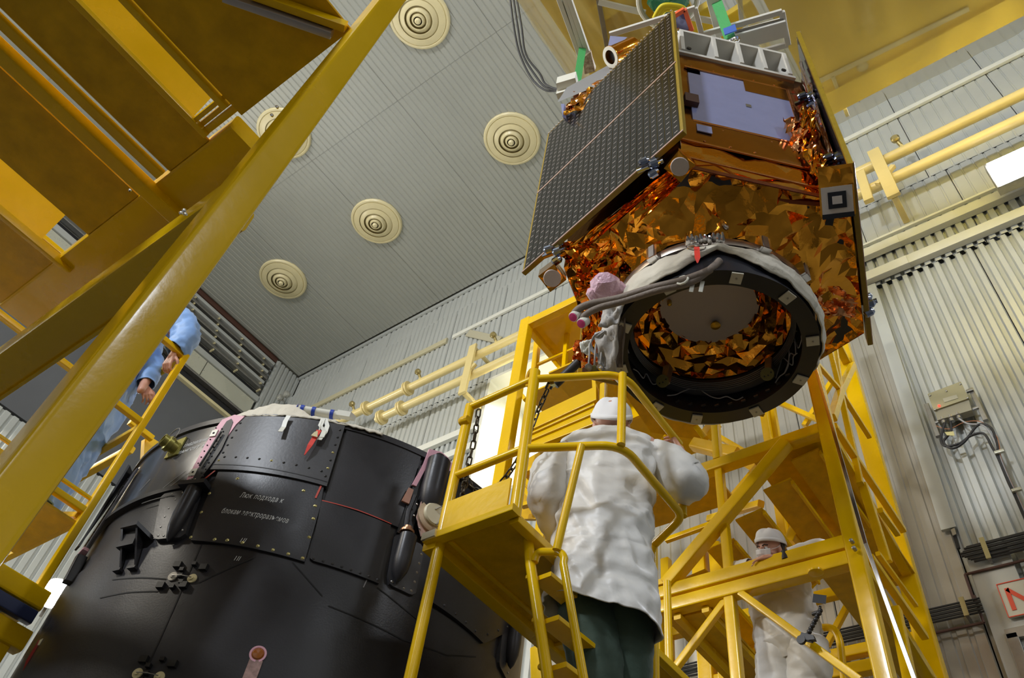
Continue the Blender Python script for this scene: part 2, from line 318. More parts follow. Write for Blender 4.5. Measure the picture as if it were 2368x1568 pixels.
# junction box and its cables, lower right
def cable(name, pts, r, m, parent, n=8, sub=6):
    P = [Vector(p) for p in pts]; out = []
    for i in range(len(P)-1):
        a = P[max(0, i-1)]; b = P[i]; c = P[i+1]; d = P[min(len(P)-1, i+2)]
        for k in range(sub):
            s = k/sub; out.append(.5*((2*b)+(c-a)*s+(2*a-5*b+4*c-d)*s*s+(3*b-a-3*c+d)*s**3))
    out.append(P[-1]); return MB().tube(out, r, n).build(name, m, parent, 'all')
BY = WALL-.14
OLIVE = mat('olive_grey_paint', (0.40, 0.37, 0.22), .45, var=.08)
jb = thing('junction_box', 'olive grey metal junction box with red indicator lamp on the ribbed wall', 'electrical box', at(2195, 930, y=BY))
def wq(px, py, y=BY): return at(px, py, y=y)
c0, c1, c2, c3 = [wq(*q) for q in ((2148, 914), (2222, 886), (2240, 924), (2162, 951))]
MB().poly([c0, c1, c2, c3], (0, .10, 0)).build('enclosure', OLIVE, jb)
MB().poly([c0+Vector((-.006, -.0, .006)), c1+Vector((.006, 0, .006)), c2+Vector((.006, 0, 0)), c3+Vector((-.006, 0, 0))], (0, -.018, 0)).build('lid', OLIVE, jb)
MB().poly([wq(2162, 951), wq(2240, 924), wq(2247, 948), wq(2168, 972)], (0, .09, 0)).build('gland_plate', mat('gland_plate_grey', (.30, .28, .2), .5), jb)
MB().poly([wq(2180, 922, BY-.02), wq(2212, 913, BY-.02), wq(2216, 921, BY-.02), wq(2184, 931, BY-.02)], (0, -.003, 0)).build('rating_label', mat('pale_label', (.5, .48, .36), .5), jb)
MB().lathe(wq(2172, 939, BY-.02), -Y, [(.012, 0), (.012, .01), (.006, .016)], 12).build('indicator_lamp', mat('red_indicator', (.8, .02, .02), .3, emit=(1, .05, .03), estr=3), jb)
for q in ((2151, 915), (2221, 889), (2238, 921), (2163, 948), (2189, 905)): MB().lathe(wq(q[0], q[1], BY-.018), -Y, [(.01, 0), (.01, .012), (.006, .014)], 8).build('screw', DSTEEL, jb)
for px, py in ((2177, 962), (2195, 957), (2212, 951)):
    p = wq(px, py, BY-.0); MB().lathe(p+Vector((0, .03, .02)), -Z, [(.028, 0), (.028, .03), (.034, .03), (.034, .06), (.024, .065), (.024, .10)], 12).build('cable_gland', DSTEEL, jb)
for a, b in (((2143, 936), (2170, 1010)), ((2245, 900), (2280, 973))):
    MB().bar(wq(*a, y=WALL-.06), wq(*b, y=WALL-.06), .045, .04, up=(0, 1, 0)).build('mounting_rail', DSTEEL, jb)
MB().bar(wq(2235, 906, WALL-.09), wq(2250, 901, WALL-.09), .03).build('mounting_rail', DSTEEL, jb); MB().bar(wq(2163, 978, WALL-.09), wq(2262, 942, WALL-.09), .025).build('mounting_rail', DSTEEL, jb)
cb = thing('box_cables', 'black cables looping out of the junction box and down the wall', 'cable', wq(2235, 1010))
dn = [(2312, 1060), (2335, 1115), (2352, 1150), (2400, 1260)]
for k, (pts, r, m) in enumerate((([(2186, 975), (2176, 1015), (2190, 1032), (2220, 1025), (2245, 1008), (2275, 1003), (2298, 1035)]+dn, .012, BLACKR),
      ([(2198, 975), (2199, 998), (2182, 1022), (2203, 1037), (2230, 1022), (2262, 983), (2292, 990), (2306, 1030)]+dn, .012, BLACKR),
      ([(2214, 965), (2238, 980), (2275, 985), (2300, 1020)]+dn, .009, mat('grey_cable', (.35, .35, .36), .5)),
      ([(2165, 985), (2195, 992), (2232, 976), (2272, 977), (2306, 1012)]+dn, .004, mat('copper_wire', (.4, .15, .06), .4)))):
    cable('cable', [wq(px+(k-1.5)*2.2*(py > 1030), py, WALL-.12) for px, py in pts], r, m, cb)
for px, py in ((2310, 1045), (2350, 1133)): MB().bar(wq(px-10, py+3, WALL-.145), wq(px+12, py-3, WALL-.145), .03, .03).build('clamp', ZINC, cb)
MB().poly([wq(2185, 1000, WALL-.15), wq(2205, 998, WALL-.15), wq(2208, 1008, WALL-.15), wq(2190, 1007, WALL-.15)], (0, -.004, 0)).build('paper_tag', mat('yellow_paper', (.6, .55, .25), .6), cb)
# bundles of black cable on the lower wall
def bundle(name, label, x0, x1, zc, h_, n, clamps, y=WALL-.1, m=None, curve=False):
    t = thing(name, label, 'cable bundle', ((x0+x1)/2, y, zc)); m = m or mat('black_cable_sheath', (.03, .03, .03), .38)
    for i in range(n):
        z_ = zc-h_/2+h_*(i+.5)/n; MB().tube([(x0+(.02*math.sin(i*2.1) if not curve else .02*abs(i-n/2)), y-.012*(i % 2), z_), ((x0+x1)/2, y-.012*(i % 2), z_+.004*math.sin(i)), (x1, y-.012*(i % 2), z_)], h_/n*.56, 8).build('cable', m, t)
    for x in clamps: MB().box((x-.02, y-.045, zc-h_/2-.02), (x+.02, y-.03, zc+h_/2+.02)).build('clamp', mat('brass_clamp', (.42, .38, .2), .35, metal=.7), t); MB().box((x-.012, y-.03, zc-h_/2-.02), (x+.012, WALL, zc-h_/2-.0)).build('clamp', DSTEEL, t)
    return t
zU = at(2300, 1268, y=WALL-.1).z; xU = at(2222, 1290, y=WALL-.1).x
bundle('cable_bundle', 'thick upper bundle of black cables clamped to the wall above the N sign', xU, RIGHT, zU, .17, 9, (at(2280, 1270, y=WALL-.1).x,), curve=True)
zL = at(2200, 1415, y=WALL-.1).z; xL = at(2268, 1390, y=WALL-.1).x
bundle('cable_bundle', 'long lower bundle of black cables running behind the scaffold tower', -8.0, xL, zL, .13, 8, (at(2232, 1407, y=WALL-.1).x, at(2014, 1463, y=WALL-.1).x))
for a, b, lab in (((2232, 1330), (2368, 1296), 'thin brown conduit above the N sign'), ((2150, 1472), (2275, 1440), 'thin brown conduit beneath the lower cable bundle')):
    t = thing('conduit', lab, 'conduit', wq(*a)); p = wq(*a, y=WALL-.06); q = wq(*b, y=WALL-.06)
    MB().tube([(p.x-(3 if 'lower' in lab else 0), p.y, q.z), (q.x+(3 if 'above' in lab else 0), q.y, q.z)], .012, 8).build('tube_run', RUST, t)
    MB().tube([(p.x if 'above' in lab else q.x, WALL-.06, q.z), ((p.x if 'above' in lab else q.x), WALL-.06, q.z+(-.25 if 'above' in lab else .25))], .012, 8).build('tube_drop', RUST, t)
t = thing('wall_slot', 'black slot with a steel latch in the metal wall', 'vent', wq(2205, 1240, WALL-.04))
MB().poly([wq(*q, y=WALL-.035) for q in ((2196, 1219), (2205, 1216), (2219, 1265), (2212, 1269))], (0, .03, 0)).build('opening', BLACKR, t)
MB().poly([wq(*q, y=WALL-.05) for q in ((2199, 1226), (2208, 1222), (2212, 1236), (2204, 1240))], (0, -.01, 0)).build('latch', SHEETD, t)
# sign with the letter N and the frame of the hatch beneath it
sg = thing('wall_sign', 'white square sign with a red letter N on the wall', 'sign', wq(2340, 1370))
p0, p1 = wq(2304, 1352, WALL-.09), wq(2325, 1404, WALL-.09); sw = .28; sx0 = p0.x; z1 = p0.z; z0 = z1-.30
MB().box((sx0, WALL-.085, z0), (sx0+sw, WALL-.06, z1)).build('board', mat('sign_white', (.62, .60, .5), .4), sg)
RED = mat('sign_red', (.75, .09, .04), .5)
for a, b in (((.0, 0), (sw, 0)), ((0, .30), (sw, .30)), ((0, 0), (0, .30)), ((sw, 0), (sw, .30))): MB().bar((sx0+a[0], WALL-.088, z0+a[1]), (sx0+b[0], WALL-.088, z0+b[1]), .006, .008).build('border', RED, sg)
def strokes(pts, w_, y, parent, name='letter'):
    mb = MB()
    for (a, b) in pts:
        a = Vector((sx0+a[0], y, z0+a[1])); b = Vector((sx0+b[0], y, z0+b[1])); mb.bar(a, b, w_, .004, up=(0, 1, 0), r=.001)
    return mb.build(name, RED, parent)
strokes([((.06, .05), (.06, .25)), ((.06, .24), (.21, .06)), ((.21, .05), (.21, .25))], .034, WALL-.089, sg)
ht = thing('wall_hatch', 'grey hatch frame with rounded corner beneath the N sign', 'hatch', (-.35, WALL-.05, 2.7))
xh = at(2345, 1480, y=WALL-.05).x; zh = at(2345, 1470, y=WALL-.05).z
MB().bar((xh, WALL-.07, FLOOR+1), (xh, WALL-.07, zh), .09, .05, up=(0, 1, 0)).build('frame', DSTEEL, ht); MB().bar((xh-.04, WALL-.07, zh), (xh+1.0, WALL-.07, zh), .05, .09).build('frame', DSTEEL, ht)
MB().box((xh+.09, WALL-.09, FLOOR+1), (xh+1.0, WALL-.05, zh-.09)).build('panel', SHEET, ht)
# black hanging cables by the satellite
hc = thing('hanging_cable', 'black cable loop hanging from the crane beside the solar panel', 'cable', at(1200, 120, z=8))
for k in range(3): cable('cable', [at(1178+k*7, -20, z=9.3), at(1188+k*9, 60, z=8.9), at(1202+k*7, 125, z=8.5), at(1230+k*9, 182-k*6, z=8.1), at(1262, 209-k*7, z=7.9), at(1292, 208, z=7.75)], .011, BLACKR, hc)
# ================================================================ THE SATELLITE ON THE CRANE
SC = Vector((-1.24, 3.06, 0)); RNG = random.Random(7)
FOIL = mat('gold_kapton_foil', (0.86, 0.36, 0.035), .10, metal=1.0, bump=.35, bscale=9, var=.12, vscale=2.5)
FOILC = mat('copper_kapton_foil', (0.88, 0.40, 0.17), .16, metal=1.0, bump=.4, bscale=14, var=.15)
FOILB = mat('amber_blanket', (0.50, 0.22, 0.05), .16, metal=1.0, bump=.12, bscale=6, var=.2)
TAPE = mat('copper_tape', (0.20, 0.05, 0.02), .28, metal=.7, bump=.3, bscale=30)
RAD = mat('radiator_mirror', (0.36, 0.40, 0.70), .2, metal=.35, var=.06, vscale=8)
KEDGE = mat('kapton_edge', (0.30, 0.20, 0.008), .45, var=.15, vscale=30)
CELL = mat('solar_cell', (0.016, 0.015, 0.014), .16, spec=.16, coat=.03, var=.15, vscale=4)
SILV = mat('cell_interconnect', (0.60, 0.53, 0.51), .35, metal=.3)
PINKT = mat('cell_bus_tape', (0.60, 0.42, 0.36), .35, metal=.4, var=.3, vscale=60)
BLACKP = mat('black_composite', (0.012, 0.013, 0.020), .35, var=.2)
WHITEF = mat('white_painted_frame', (0.68, 0.66, 0.60), .4, var=.05)
CLOTH = mat('cream_cotton', (0.66, 0.62, 0.52), .8, bump=.35, bscale=35, sheen=.2, var=.05)
WHITEP = mat('white_disc', (0.56, 0.50, 0.48), .6, bump=.2, bscale=300)
sat = thing('satellite', 'gold foil wrapped hexagonal satellite with folded dark solar panels hanging from the crane', 'satellite', SC+Vector((0, 0, 4.24)))
def foil(name, poly, fn, amp, sp, m, parent, hole=None, seed=1, edge=.3):
    """crumpled foil: polygon poly in (a, b); fn(a, b, d) -> point; creases come from a random triangulation"""
    rg = random.Random(seed); pts = []; n = len(poly); bd = []
    for i in range(n):
        a = Vector(poly[i]); b = Vector(poly[(i+1) % n]); k = max(1, int((b-a).length/sp))
        for j in range(k): bd.append(a.lerp(b, j/k))
    x0 = min(p[0] for p in poly); x1 = max(p[0] for p in poly); y0 = min(p[1] for p in poly); y1 = max(p[1] for p in poly)
    def inside(p):
        c = False
        for i in range(n):
            a = poly[i]; b = poly[(i+1) % n]
            if (a[1] > p[1]) != (b[1] > p[1]) and p[0] < (b[0]-a[0])*(p[1]-a[1])/(b[1]-a[1])+a[0]: c = not c
        return c and not (hole and math.hypot(p[0]-hole[0], p[1]-hole[1]) < hole[2])
    pts = list(bd)
    if hole:
        kk = max(10, int(2*PI*hole[2]/sp)); pts += [Vector((hole[0]+hole[2]*math.cos(2*PI*j/kk), hole[1]+hole[2]*math.sin(2*PI*j/kk))) for j in range(kk)]
    nb = len(pts); tries = 0; area_ = (x1-x0)*(y1-y0)
    cellz = {}
    for _ in range(int(area_/(sp*sp)*5)):
        p = Vector((rg.uniform(x0, x1), rg.uniform(y0, y1)))
        if not inside(p): continue
        q = (int(p.x/sp), int(p.y/sp))
        if any((p-o_).length < sp*(.45+.5*rg.random()) for dx in (-1, 0, 1) for dy in (-1, 0, 1) for o_ in cellz.get((q[0]+dx, q[1]+dy), [])): continue
        cellz.setdefault(q, []).append(p); pts.append(p)
    r = delaunay_2d_cdt([Vector((p[0], p[1])) for p in pts], [], [], 0, 1e-6)
    V, Fc = r[0], r[2]; out = []; mb = MB()
    for p in V:
        k_ = .45/sp; q_ = Vector((p[0]*k_, p[1]*k_, seed*1.3)); d = (1.3*(1-3.2*abs(noise.noise(q_)))*.55+.8*(1-3*abs(noise.noise(Vector((q_.y*1.7+q_.x*.5, q_.x*.8, seed+7))))) *.5+(rg.random()-.5)*.55)*1.5*amp; mn = min(abs((Vector(p)-b).length) for b in bd)
        if mn < sp*.2: d *= edge
        out.append(fn(p[0], p[1], d))
    fs = []
    for f in Fc:
        c = sum((Vector(V[i]) for i in f), Vector((0, 0)))/len(f)
        if inside(c): fs.append(tuple(f))
    mb.add(out, fs); o = mb.build(name, m, parent, smooth='crease'); return o
def face(ang, ap, C=SC):
    n = Vector((math.cos(math.radians(ang)), math.sin(math.radians(ang)), 0)); t = Vector((-n.y, n.x, 0)); P0 = C+n*ap
    return lambda a, z, d=0.0: P0+t*a+Z*z+n*d, n, t
# hexagonal bus: core and foil blankets
ZB, ZT = 4.24, 5.92; HS = .49
MB().poly([SC+Vector((math.cos(math.radians(226.4+60*k)), math.sin(math.radians(226.4+60*k)), 0))*.955+Z*(ZB+.02) for k in range(6)], (0, 0, ZT-ZB-.04)).build('bus_core', BLACKP, sat)
ANG = [256.4, 316.4, 16.4, 76.4, 136.4, 196.4]
for k, a in enumerate(ANG):
    f, n, t = face(a, .85)
    if k == 1:
        foil('side_blanket', [(-HS, ZB), (HS, ZB), (HS, 4.56), (-HS, 4.56)], f, .012, .09, FOIL, sat, seed=11)
        foil('side_blanket', [(-HS, 4.56), (HS, 4.56), (HS, 4.86), (-HS, 4.86)], lambda A, B, d, f=f: f(A, B, d+.012), .006, .15, FOILB, sat, seed=12)
        foil('side_blanket', [(-HS, 5.68), (HS, 5.68), (HS, ZT), (-HS, ZT)], f, .007, .12, FOILB, sat, seed=13)
        foil('side_blanket', [(.31, 4.86), (HS, 4.86), (HS, 5.68), (.31, 5.68)], f, .008, .1, FOILB, sat, seed=14)
        foil('side_blanket', [(-HS, 4.86), (-.40, 4.86), (-.40, 5.68), (-HS, 5.68)], f, .006, .1, FOILB, sat, seed=15)
        MB().poly([f(-.40, 4.86, .0), f(.31, 4.86, .0), f(.31, 5.66, .0), f(-.31, 5.66, .0), f(-.31, 5.60, .0), f(-.40, 5.60, .0)], n*.014).build('radiator', RAD, sat)
        MB().poly([f(.0, 5.50, .012), f(.31, 5.50, .012), f(.31, 5.70, .012), f(.0, 5.70, .012)], n*.006).build('radiator_flap', FOILB, sat)
        for A0, z0, A1, z1 in ((-.40, 4.85, .33, 4.85), (.32, 4.85, .32, 5.69), (-.42, 5.69, .33, 5.69)): MB().bar(f(A0, z0, .012), f(A1, z1, .012), .022, .014, up=n, r=.003).build('radiator_frame', FOILC, sat)
        MB().poly([f(-.385, 4.70, .02), f(-.29, 4.70, .02), f(-.29, 4.79, .02), f(-.385, 4.79, .02)], n*.006).build('mirror_patch', RAD, sat)
        MB().poly([f(-.02, 5.24, .013), f(.015, 5.24, .013), f(.015, 5.28, .013), f(-.02, 5.28, .013)], n*.005).build('radiator_stud', DSTEEL, sat)
        MB().poly([f(-.45, 5.05, .01), f(-.36, 5.05, .01), f(-.36, 5.17, .01), f(-.45, 5.17, .01)], n*.04).build('bracket', RUST, sat)
        for A in (-.36, -.2, -.05, .1, .25):
            for z_ in (4.80, 4.60, 5.72): MB().lathe(f(A+.02*math.sin(A*40+z_*9), z_, .01), n, [(.009, 0), (.008, .006), (.0, .008)], 8).build('snap_stud', FOILC, sat)
        rib = MB()
        for A0, A1, z_ in ((-HS, HS, 4.555), (-HS, HS, 4.34)): rib.bar(f(A0, z_+.01, .014), f(A1, z_-.012, .014), .02, .012, up=n, r=.003)
        rib.build('blanket_seam', FOILC, sat)
    else: foil('side_blanket', [(-HS, ZB), (HS, ZB), (HS, ZT), (-HS, ZT)], f, .014, .16 if k in (0, 2) else .3, FOIL, sat, seed=20+k)
hexp = [(SC+Vector((math.cos(math.radians(226.4+60*k)), math.sin(math.radians(226.4+60*k)), 0))*.985).xy for k in range(6)]
RC0 = Vector((-1.29, 3.07, 0))
def under(a, b, d):
    r_ = math.hypot(a-RC0.x, b-RC0.y); s = max(0, min(1, (r_-.60)/.26)); return Vector((a, b, 4.10+.14*s+d))
foil('underside_blanket', hexp, under, .019, .05, FOIL, sat, hole=(RC0.x, RC0.y, .6), seed=5)
# copper tape along the lower rim
tp = MB()
f, n, t = face(316.4, .86)
tp.bar(f(-HS, ZB+.005), f(HS, ZB+.005), .035, .008, up=n, r=.002); tp.build('copper_tape_strip', TAPE, sat)
tp = MB(); tp.bar(f(.10, 4.235, -.08), f(HS, 4.235, -.02), .025, .008, up=Z, r=.002); tp.build('copper_tape_strip', TAPE, sat)
# hanging foil at the corners of the underside
def lump(name, c, rx, rz, m, seed, parent=sat, n=90):
    rg = random.Random(seed); vs = []
    for i in range(n):
        z_ = 1-2*(i+.5)/n; a = i*2.39996; r_ = math.sqrt(1-z_*z_); q = 1+rg.uniform(-.22, .18)
        vs.append(Vector((r_*math.cos(a)*rx*q, r_*math.sin(a)*rx*q, z_*rz*q)))
    bm = bmesh.new()
    for v in vs: bm.verts.new(v+Vector(c))
    bmesh.ops.convex_hull(bm, input=bm.verts); me = D.meshes.new(name); bm.to_mesh(me); bm.free(); return link_mesh(name, me, m, parent)
def crumple(name, pts, m, seed, parent=sat, amp=.02, nu=9, nv=7):
    """a crumpled flap between four corners"""
    a, b, c, d = [Vector(p) for p in pts]; rg = random.Random(seed); nn = (b-a).cross(d-a).normalized()
    f_ = lambda u, v, dd: a.lerp(b, u).lerp(d.lerp(c, u), v)+nn*dd
    s = 1/nu; return foil(name, [(0, 0), (1, 0), (1, 1), (0, 1)], f_, amp, s, m, parent, seed=seed, edge=.8)
z4 = 4.2
crumple('corner_flap', [at(1300, 560, z=4.30), at(1400, 540, z=4.26), at(1395, 640, z=4.12), at(1335, 650, z=4.10)], FOIL, 31, amp=.03)
crumple('edge_foil', [at(1290, 590, z=4.29), at(1548, 392, z=4.27), at(1572, 425, z=4.20), at(1345, 640, z=4.18)], FOIL, 39, amp=.022, nu=16)
crumple('corner_flap', [at(1330, 640, z=4.14), at(1440, 600, z=4.14), at(1420, 700, z=4.0), at(1345, 720, z=3.98)], FOIL, 32, amp=.03)
crumple('corner_flap', [at(1340, 700, z=4.1), at(1400, 690, z=4.1), at(1395, 800, z=3.9), at(1350, 830, z=3.88)], FOIL, 33, amp=.025)
crumple('corner_flap', [at(1325, 790, z=4.05), at(1405, 770, z=4.05), at(1390, 850, z=3.9), at(1318, 850, z=3.92)], FOILC, 34, amp=.03)
crumple('corner_flap', [at(1880, 640, z=4.2), at(1985, 690, z=4.22), at(1978, 742, z=4.12), at(1900, 720, z=4.05)], FOILC, 35, amp=.03)
crumple('corner_flap', [at(1815, 265, z=5.05), at(1885, 275, z=5.15), at(1895, 345, z=4.75), at(1830, 350, z=4.72)], FOILC, 36, amp=.035)
crumple('corner_flap', [at(1850, 245, z=5.2), at(1890, 250, z=5.2), at(1888, 320, z=4.85), at(1860, 330, z=4.8)], FOIL, 37, amp=.03)
crumple('corner_flap', [at(1855, 330, z=4.75), at(1905, 350, z=4.7), at(1925, 420, z=4.35), at(1880, 400, z=4.4)], FOIL, 38, amp=.025)
# solar panels
def solar(ang, ap, t0, t1, z0, z1, parent, front=True):
    f, n, t = face(ang, ap)
    p = MB().poly([f(t0, z0), f(t1, z0), f(t1, z1), f(t0, z1)], -n*.028).build('solar_panel', [KEDGE], parent)
    zm = (z0+z1)/2+.02
    if front:
        nc = 24; cw = (t1-t0-.04)/nc
        for (a0, a1) in ((z0+.02, zm-.015), (zm+.015, z1-.02)):
            for i in range(nc):
                x0 = t0+.02+i*cw; MB().poly([f(x0+.002, a0, .001), f(x0+cw-.002, a0, .001), f(x0+cw-.002, a1, .001), f(x0+.002, a1, .001)], n*.003).build('cell_string', CELL, p, smooth=None)
        mb = MB()
        for i in range(nc):
            for (a0, a1) in ((z0+.02, zm-.015), (zm+.015, z1-.02)):
                k = int((a1-a0)/.062)
                for j in range(k):
                    zz_ = a0+(j+.5)*(a1-a0)/k
                    for s_ in (.5,): mb.poly([f(t0+.02+(i+s_)*cw-.012, zz_, .0042), f(t0+.02+(i+s_)*cw+.012, zz_, .0042), f(t0+.02+(i+s_)*cw+.012, zz_+.0055, .0042), f(t0+.02+(i+s_)*cw-.012, zz_+.0055, .0042)], n*.001)
        tag(mb.build('cell_interconnects', SILV, p, smooth=None), kind='stuff')
        MB().poly([f(t0+.01, zm-.008, .001), f(t1-.01, zm-.008, .001), f(t1-.01, zm+.012, .001), f(t0+.01, zm+.012, .001)], n*.004).build('bus_strip', PINKT, p)
        tr = MB()
        for i in range(46):
            q = t0+(t1-t0)*(i+.5)/46; tr.box(f(q, z1, 0)-Vector((.006, .006, .0)), f(q, z1, 0)+Vector((.006, .006, .012)))
        tag(tr.build('edge_clips', SILV, p), kind='stuff')
        MB().bar(f(t0, z0+.01, .003), f(t1, z0+.01, .003), .014, .006, up=n, r=.001).build('edge_strip', PINKT, p)
    # inner side: mirror black skin, harness and hinges
    MB().poly([f(t0+.03, z0+.03, -.029), f(t1-.03, z0+.03, -.029), f(t1-.03, z1-.03, -.029), f(t0+.03, z1-.03, -.029)], -n*.002).build('panel_back_skin', mat('dark_panel_skin', (.05, .04, .05), .12, metal=.5, var=.3), p)
    return f, n, t, p
fL, nL, tL, pL = solar(256.4, .985, -.755, .625, 4.30, 6.27, sat)
fR, nR, tR, pR = solar(16.4, .90, -.73, .64, 4.28, 6.30, sat)
fB, nB, tB, pB = solar(136.4, .95, -.70, .68, 4.30, 6.25, sat)
FILM = mat('silvered_film', (.6, .5, .5), .12, metal=1.0, bump=.8, bscale=20)
for k in range(4): cable('panel_harness', [fR(-.62+.02*k, 6.0-.1*k, -.05), fR(-.60+.03*k, 5.5, -.065), fR(-.56+.02*k, 5.0, -.055), fR(-.58+.03*k, 4.6, -.06)], .012, (FILM, mat('red_wire', (.45, .02, .03), .4), FILM, BLACKR)[k], sat)
crumple('panel_edge_film', [fR(-.66, 6.0, -.04), fR(-.52, 5.9, -.06), fR(-.5, 4.7, -.07), fR(-.63, 4.6, -.05)], FILM, 61, amp=.012)
def hinge(p, parent=sat):
    p = Vector(p); o = MB()
    for k in range(5): o.lathe(p+Vector((.03*math.sin(k*2.2), .03*math.cos(k*1.7), .035*(k-2))), (1, .3*math.sin(k), .2), [(.018, -.03), (.026, -.02), (.026, .02), (.014, .035)], 10)
    o.bar(p-Vector((.09, 0, 0)), p+Vector((.07, .02, 0)), .025); return o.build('hinge', mat('blue_steel', (.35, .40, .55), .12, metal=1.0), parent)
hinge(at(1868, 225, z=5.45)); hinge(at(1930, 368, z=4.62)); hinge(at(1505, 378, z=4.27)); hinge(at(1283, 580, z=4.27))
hinge(at(2000, 700, z=4.36))
MB().lathe(at(1992, 705, z=4.33), (0, 0, 1), [(.03, -.04), (.035, 0), (.02, .05)], 12).build('hold_down', STEEL, sat)
MB().bar(at(1972, 560, z=4.34), at(1992, 640, z=4.34), .03, .05).build('yellow_tape', mat('yellow_tape', (.7, .55, .03), .4), sat)
# sensor boxes beneath the corners
def facing(p): return (-Vector(p)).normalized()
def sensor(px, py, z, r_, box, name, roll=45, dep=.18, tilt=None):
    p = at(px, py, z=z); n = tilt or (facing(p)+Vector((0, 0, -.3))).normalized(); sx = n.cross(Z).normalized(); uy = sx.cross(n).normalized()
    a = math.radians(roll); u = sx*math.cos(a)+uy*math.sin(a); v = -sx*math.sin(a)+uy*math.cos(a)
    b = MB().obox(p-n*dep/2, u, v, n, box, box, dep/2).build(name, FOIL, sat, smooth=None)
    rg = random.Random(int(px)); q = MB()
    foil('foil_wrap', [(-box, -box), (box, -box), (box, box), (-box, box)], lambda A, B, d: p+u*A+v*B+n*(d+.006), .008, box*.8, FOIL, b, hole=(0, 0, r_*1.02), seed=int(py))
    MB().lathe(p, n, [(r_, -.01), (r_, .012), (r_*.93, .016), (0, .016)], 28, caps=False).build('white_cap', WHITEP, b); return b, p, u, v, n
sensor(1572, 385, 4.17, .052, .062, 'star_sensor'); sensor(1277, 643, 4.08, .055, .062, 'star_sensor', dep=.30)
p = at(1936, 462, z=4.18); n_ = (facing(p)+Vector((0, 0, -.15))).normalized(); sx = n_.cross(Z).normalized(); uy = sx.cross(n_).normalized(); ra = math.radians(-14)
u_ = (sx*-1)*math.cos(ra)+uy*math.sin(ra); v_ = sx*math.sin(ra)+uy*math.cos(ra)
tb = MB().obox(p-n_*.09+v_*.05, u_, v_, n_, .092, .14, .09).build('target_box', FOIL, sat, smooth=None)
foil('foil_wrap', [(-.09, .075), (.09, .075), (.09, .19), (-.09, .19)], lambda A, B, d: p+u_*A+v_*B+n_*(d+.005), .008, .05, FOIL, tb, seed=3)
MB().obox(p+n_*.004, u_, v_, n_, .082, .076, .004).build('white_plate', mat('target_white', (.62, .58, .56), .5), tb)
MB().obox(p+n_*.010, u_, v_, n_, .048, .046, .003).build('black_square', BLACKP, tb); MB().obox(p+n_*.014, u_, v_, n_, .026, .022, .003).build('white_square', mat('target_white_centre', (.62, .58, .56), .5), tb)
MB().obox(p+n_*.006-v_*.088, u_, v_, n_, .084, .014, .004).build('black_bar', BLACKP, tb)
# black antenna tube under the left corner
q0, q1 = at(1337, 838, z=3.95), at(1283, 890, z=3.80)
MB().tube([q0, q1], .03, 16).build('black_antenna', BLACKR, sat)
# separation ring, clamps and payload adapter
MB().lathe(RC0+Z*4.01, Z, [(.595, 0), (.615, .0), (.62, .02), (.62, .05), (.61, .07), (.60, .08), (.595, .08)], 72, caps=False).build('separation_ring', mat('bronze_ring', (.42, .36, .30), .3, metal=.9), sat)
for px, py in ((1507, 583), (1767, 566), (1395, 650), (1838, 640)):
    p = at(px, py, z=4.04); d = (p-RC0); d.z = 0; d.normalize(); p = RC0+d*.635+Z*4.04; tt = Vector((-d.y, d.x, 0))
    c_ = MB().obox(p, tt, d, Z, .034, .026, .058).build('clamp', STEEL, sat); MB().obox(p+d*.02, tt, d, Z, .017, .012, .055).build('clamp_strap', DSTEEL, c_); MB().obox(p-Z*.055, tt, d, Z, .022, .03, .008).build('clamp_foot', STEEL, c_)
p = at(1630, 553, z=4.03); d = p-RC0; d.z = 0; d.normalize()
for k in range(9): MB().lathe(RC0+d*.65+Vector((-d.y, d.x, 0))*(k-4)*.024+Z*(4.0+.012*math.sin(k*2.3)), d+Vector((0, 0, .3*math.sin(k))), [(.012, -.02), (.018, 0), (.012, .03), (.005, .045)], 8).build('bolt_cutter', STEEL, sat)
MB().lathe(at(1681, 528, z=4.12), -Y-Z*.4, [(.016, 0), (.02, .02), (.01, .05)], 10).build('stud', STEEL, sat)
ad = MB().lathe(RC0+Z*3.77, Z, [(.60, .20), (.60, .015), (.605, .01), (.605, 0), (.505, 0), (.505, .012), (.545, .03), (.55, .20), (.60, .20)], 96, caps=False).build('payload_adapter', BLACKP, sat)
MB().lathe(RC0+Z*3.97, Z, [(.60, 0), (.60, .02), (.50, .10), (.50, .0)], 72, caps=False).build('adapter_inner_ring', mat('grey_inner_ring', (.05, .045, .045), .4, metal=.3), sat)
for k in range(5): MB().lathe(RC0+Z*(3.965+.012*k), Z, [(.497-.004*k, 0), (.492-.004*k, .004), (.497-.004*k, .008)], 72, caps=False).build('machined_groove', mat('dark_groove', (.10, .09, .08), .35, metal=.6), sat)
for px, py in ((1702, 645), (1817, 691), (1873, 789), (1850, 878), (1749, 952), (1611, 969), (1526, 934), (1439, 853), (1445, 757), (1552, 676), (1437, 795)):
    p = at(px, py, z=3.765); d = p-RC0; d.z = 0; d.normalize(); p = RC0+d*.562+Z*3.762; tt = Vector((-d.y, d.x, 0)); s_ = .65 if (px, py) == (1437, 795) else 1
    tb_ = MB().obox(p, tt, d, Z, .032*s_, .036*s_, .005).build('white_pad', mat('ivory_pad', (.55, .52, .42), .5), ad); MB().lathe(p-Z*.005, -Z, [(.006, 0), (.006, .004)], 8).build('pad_bolt', DSTEEL, tb_)
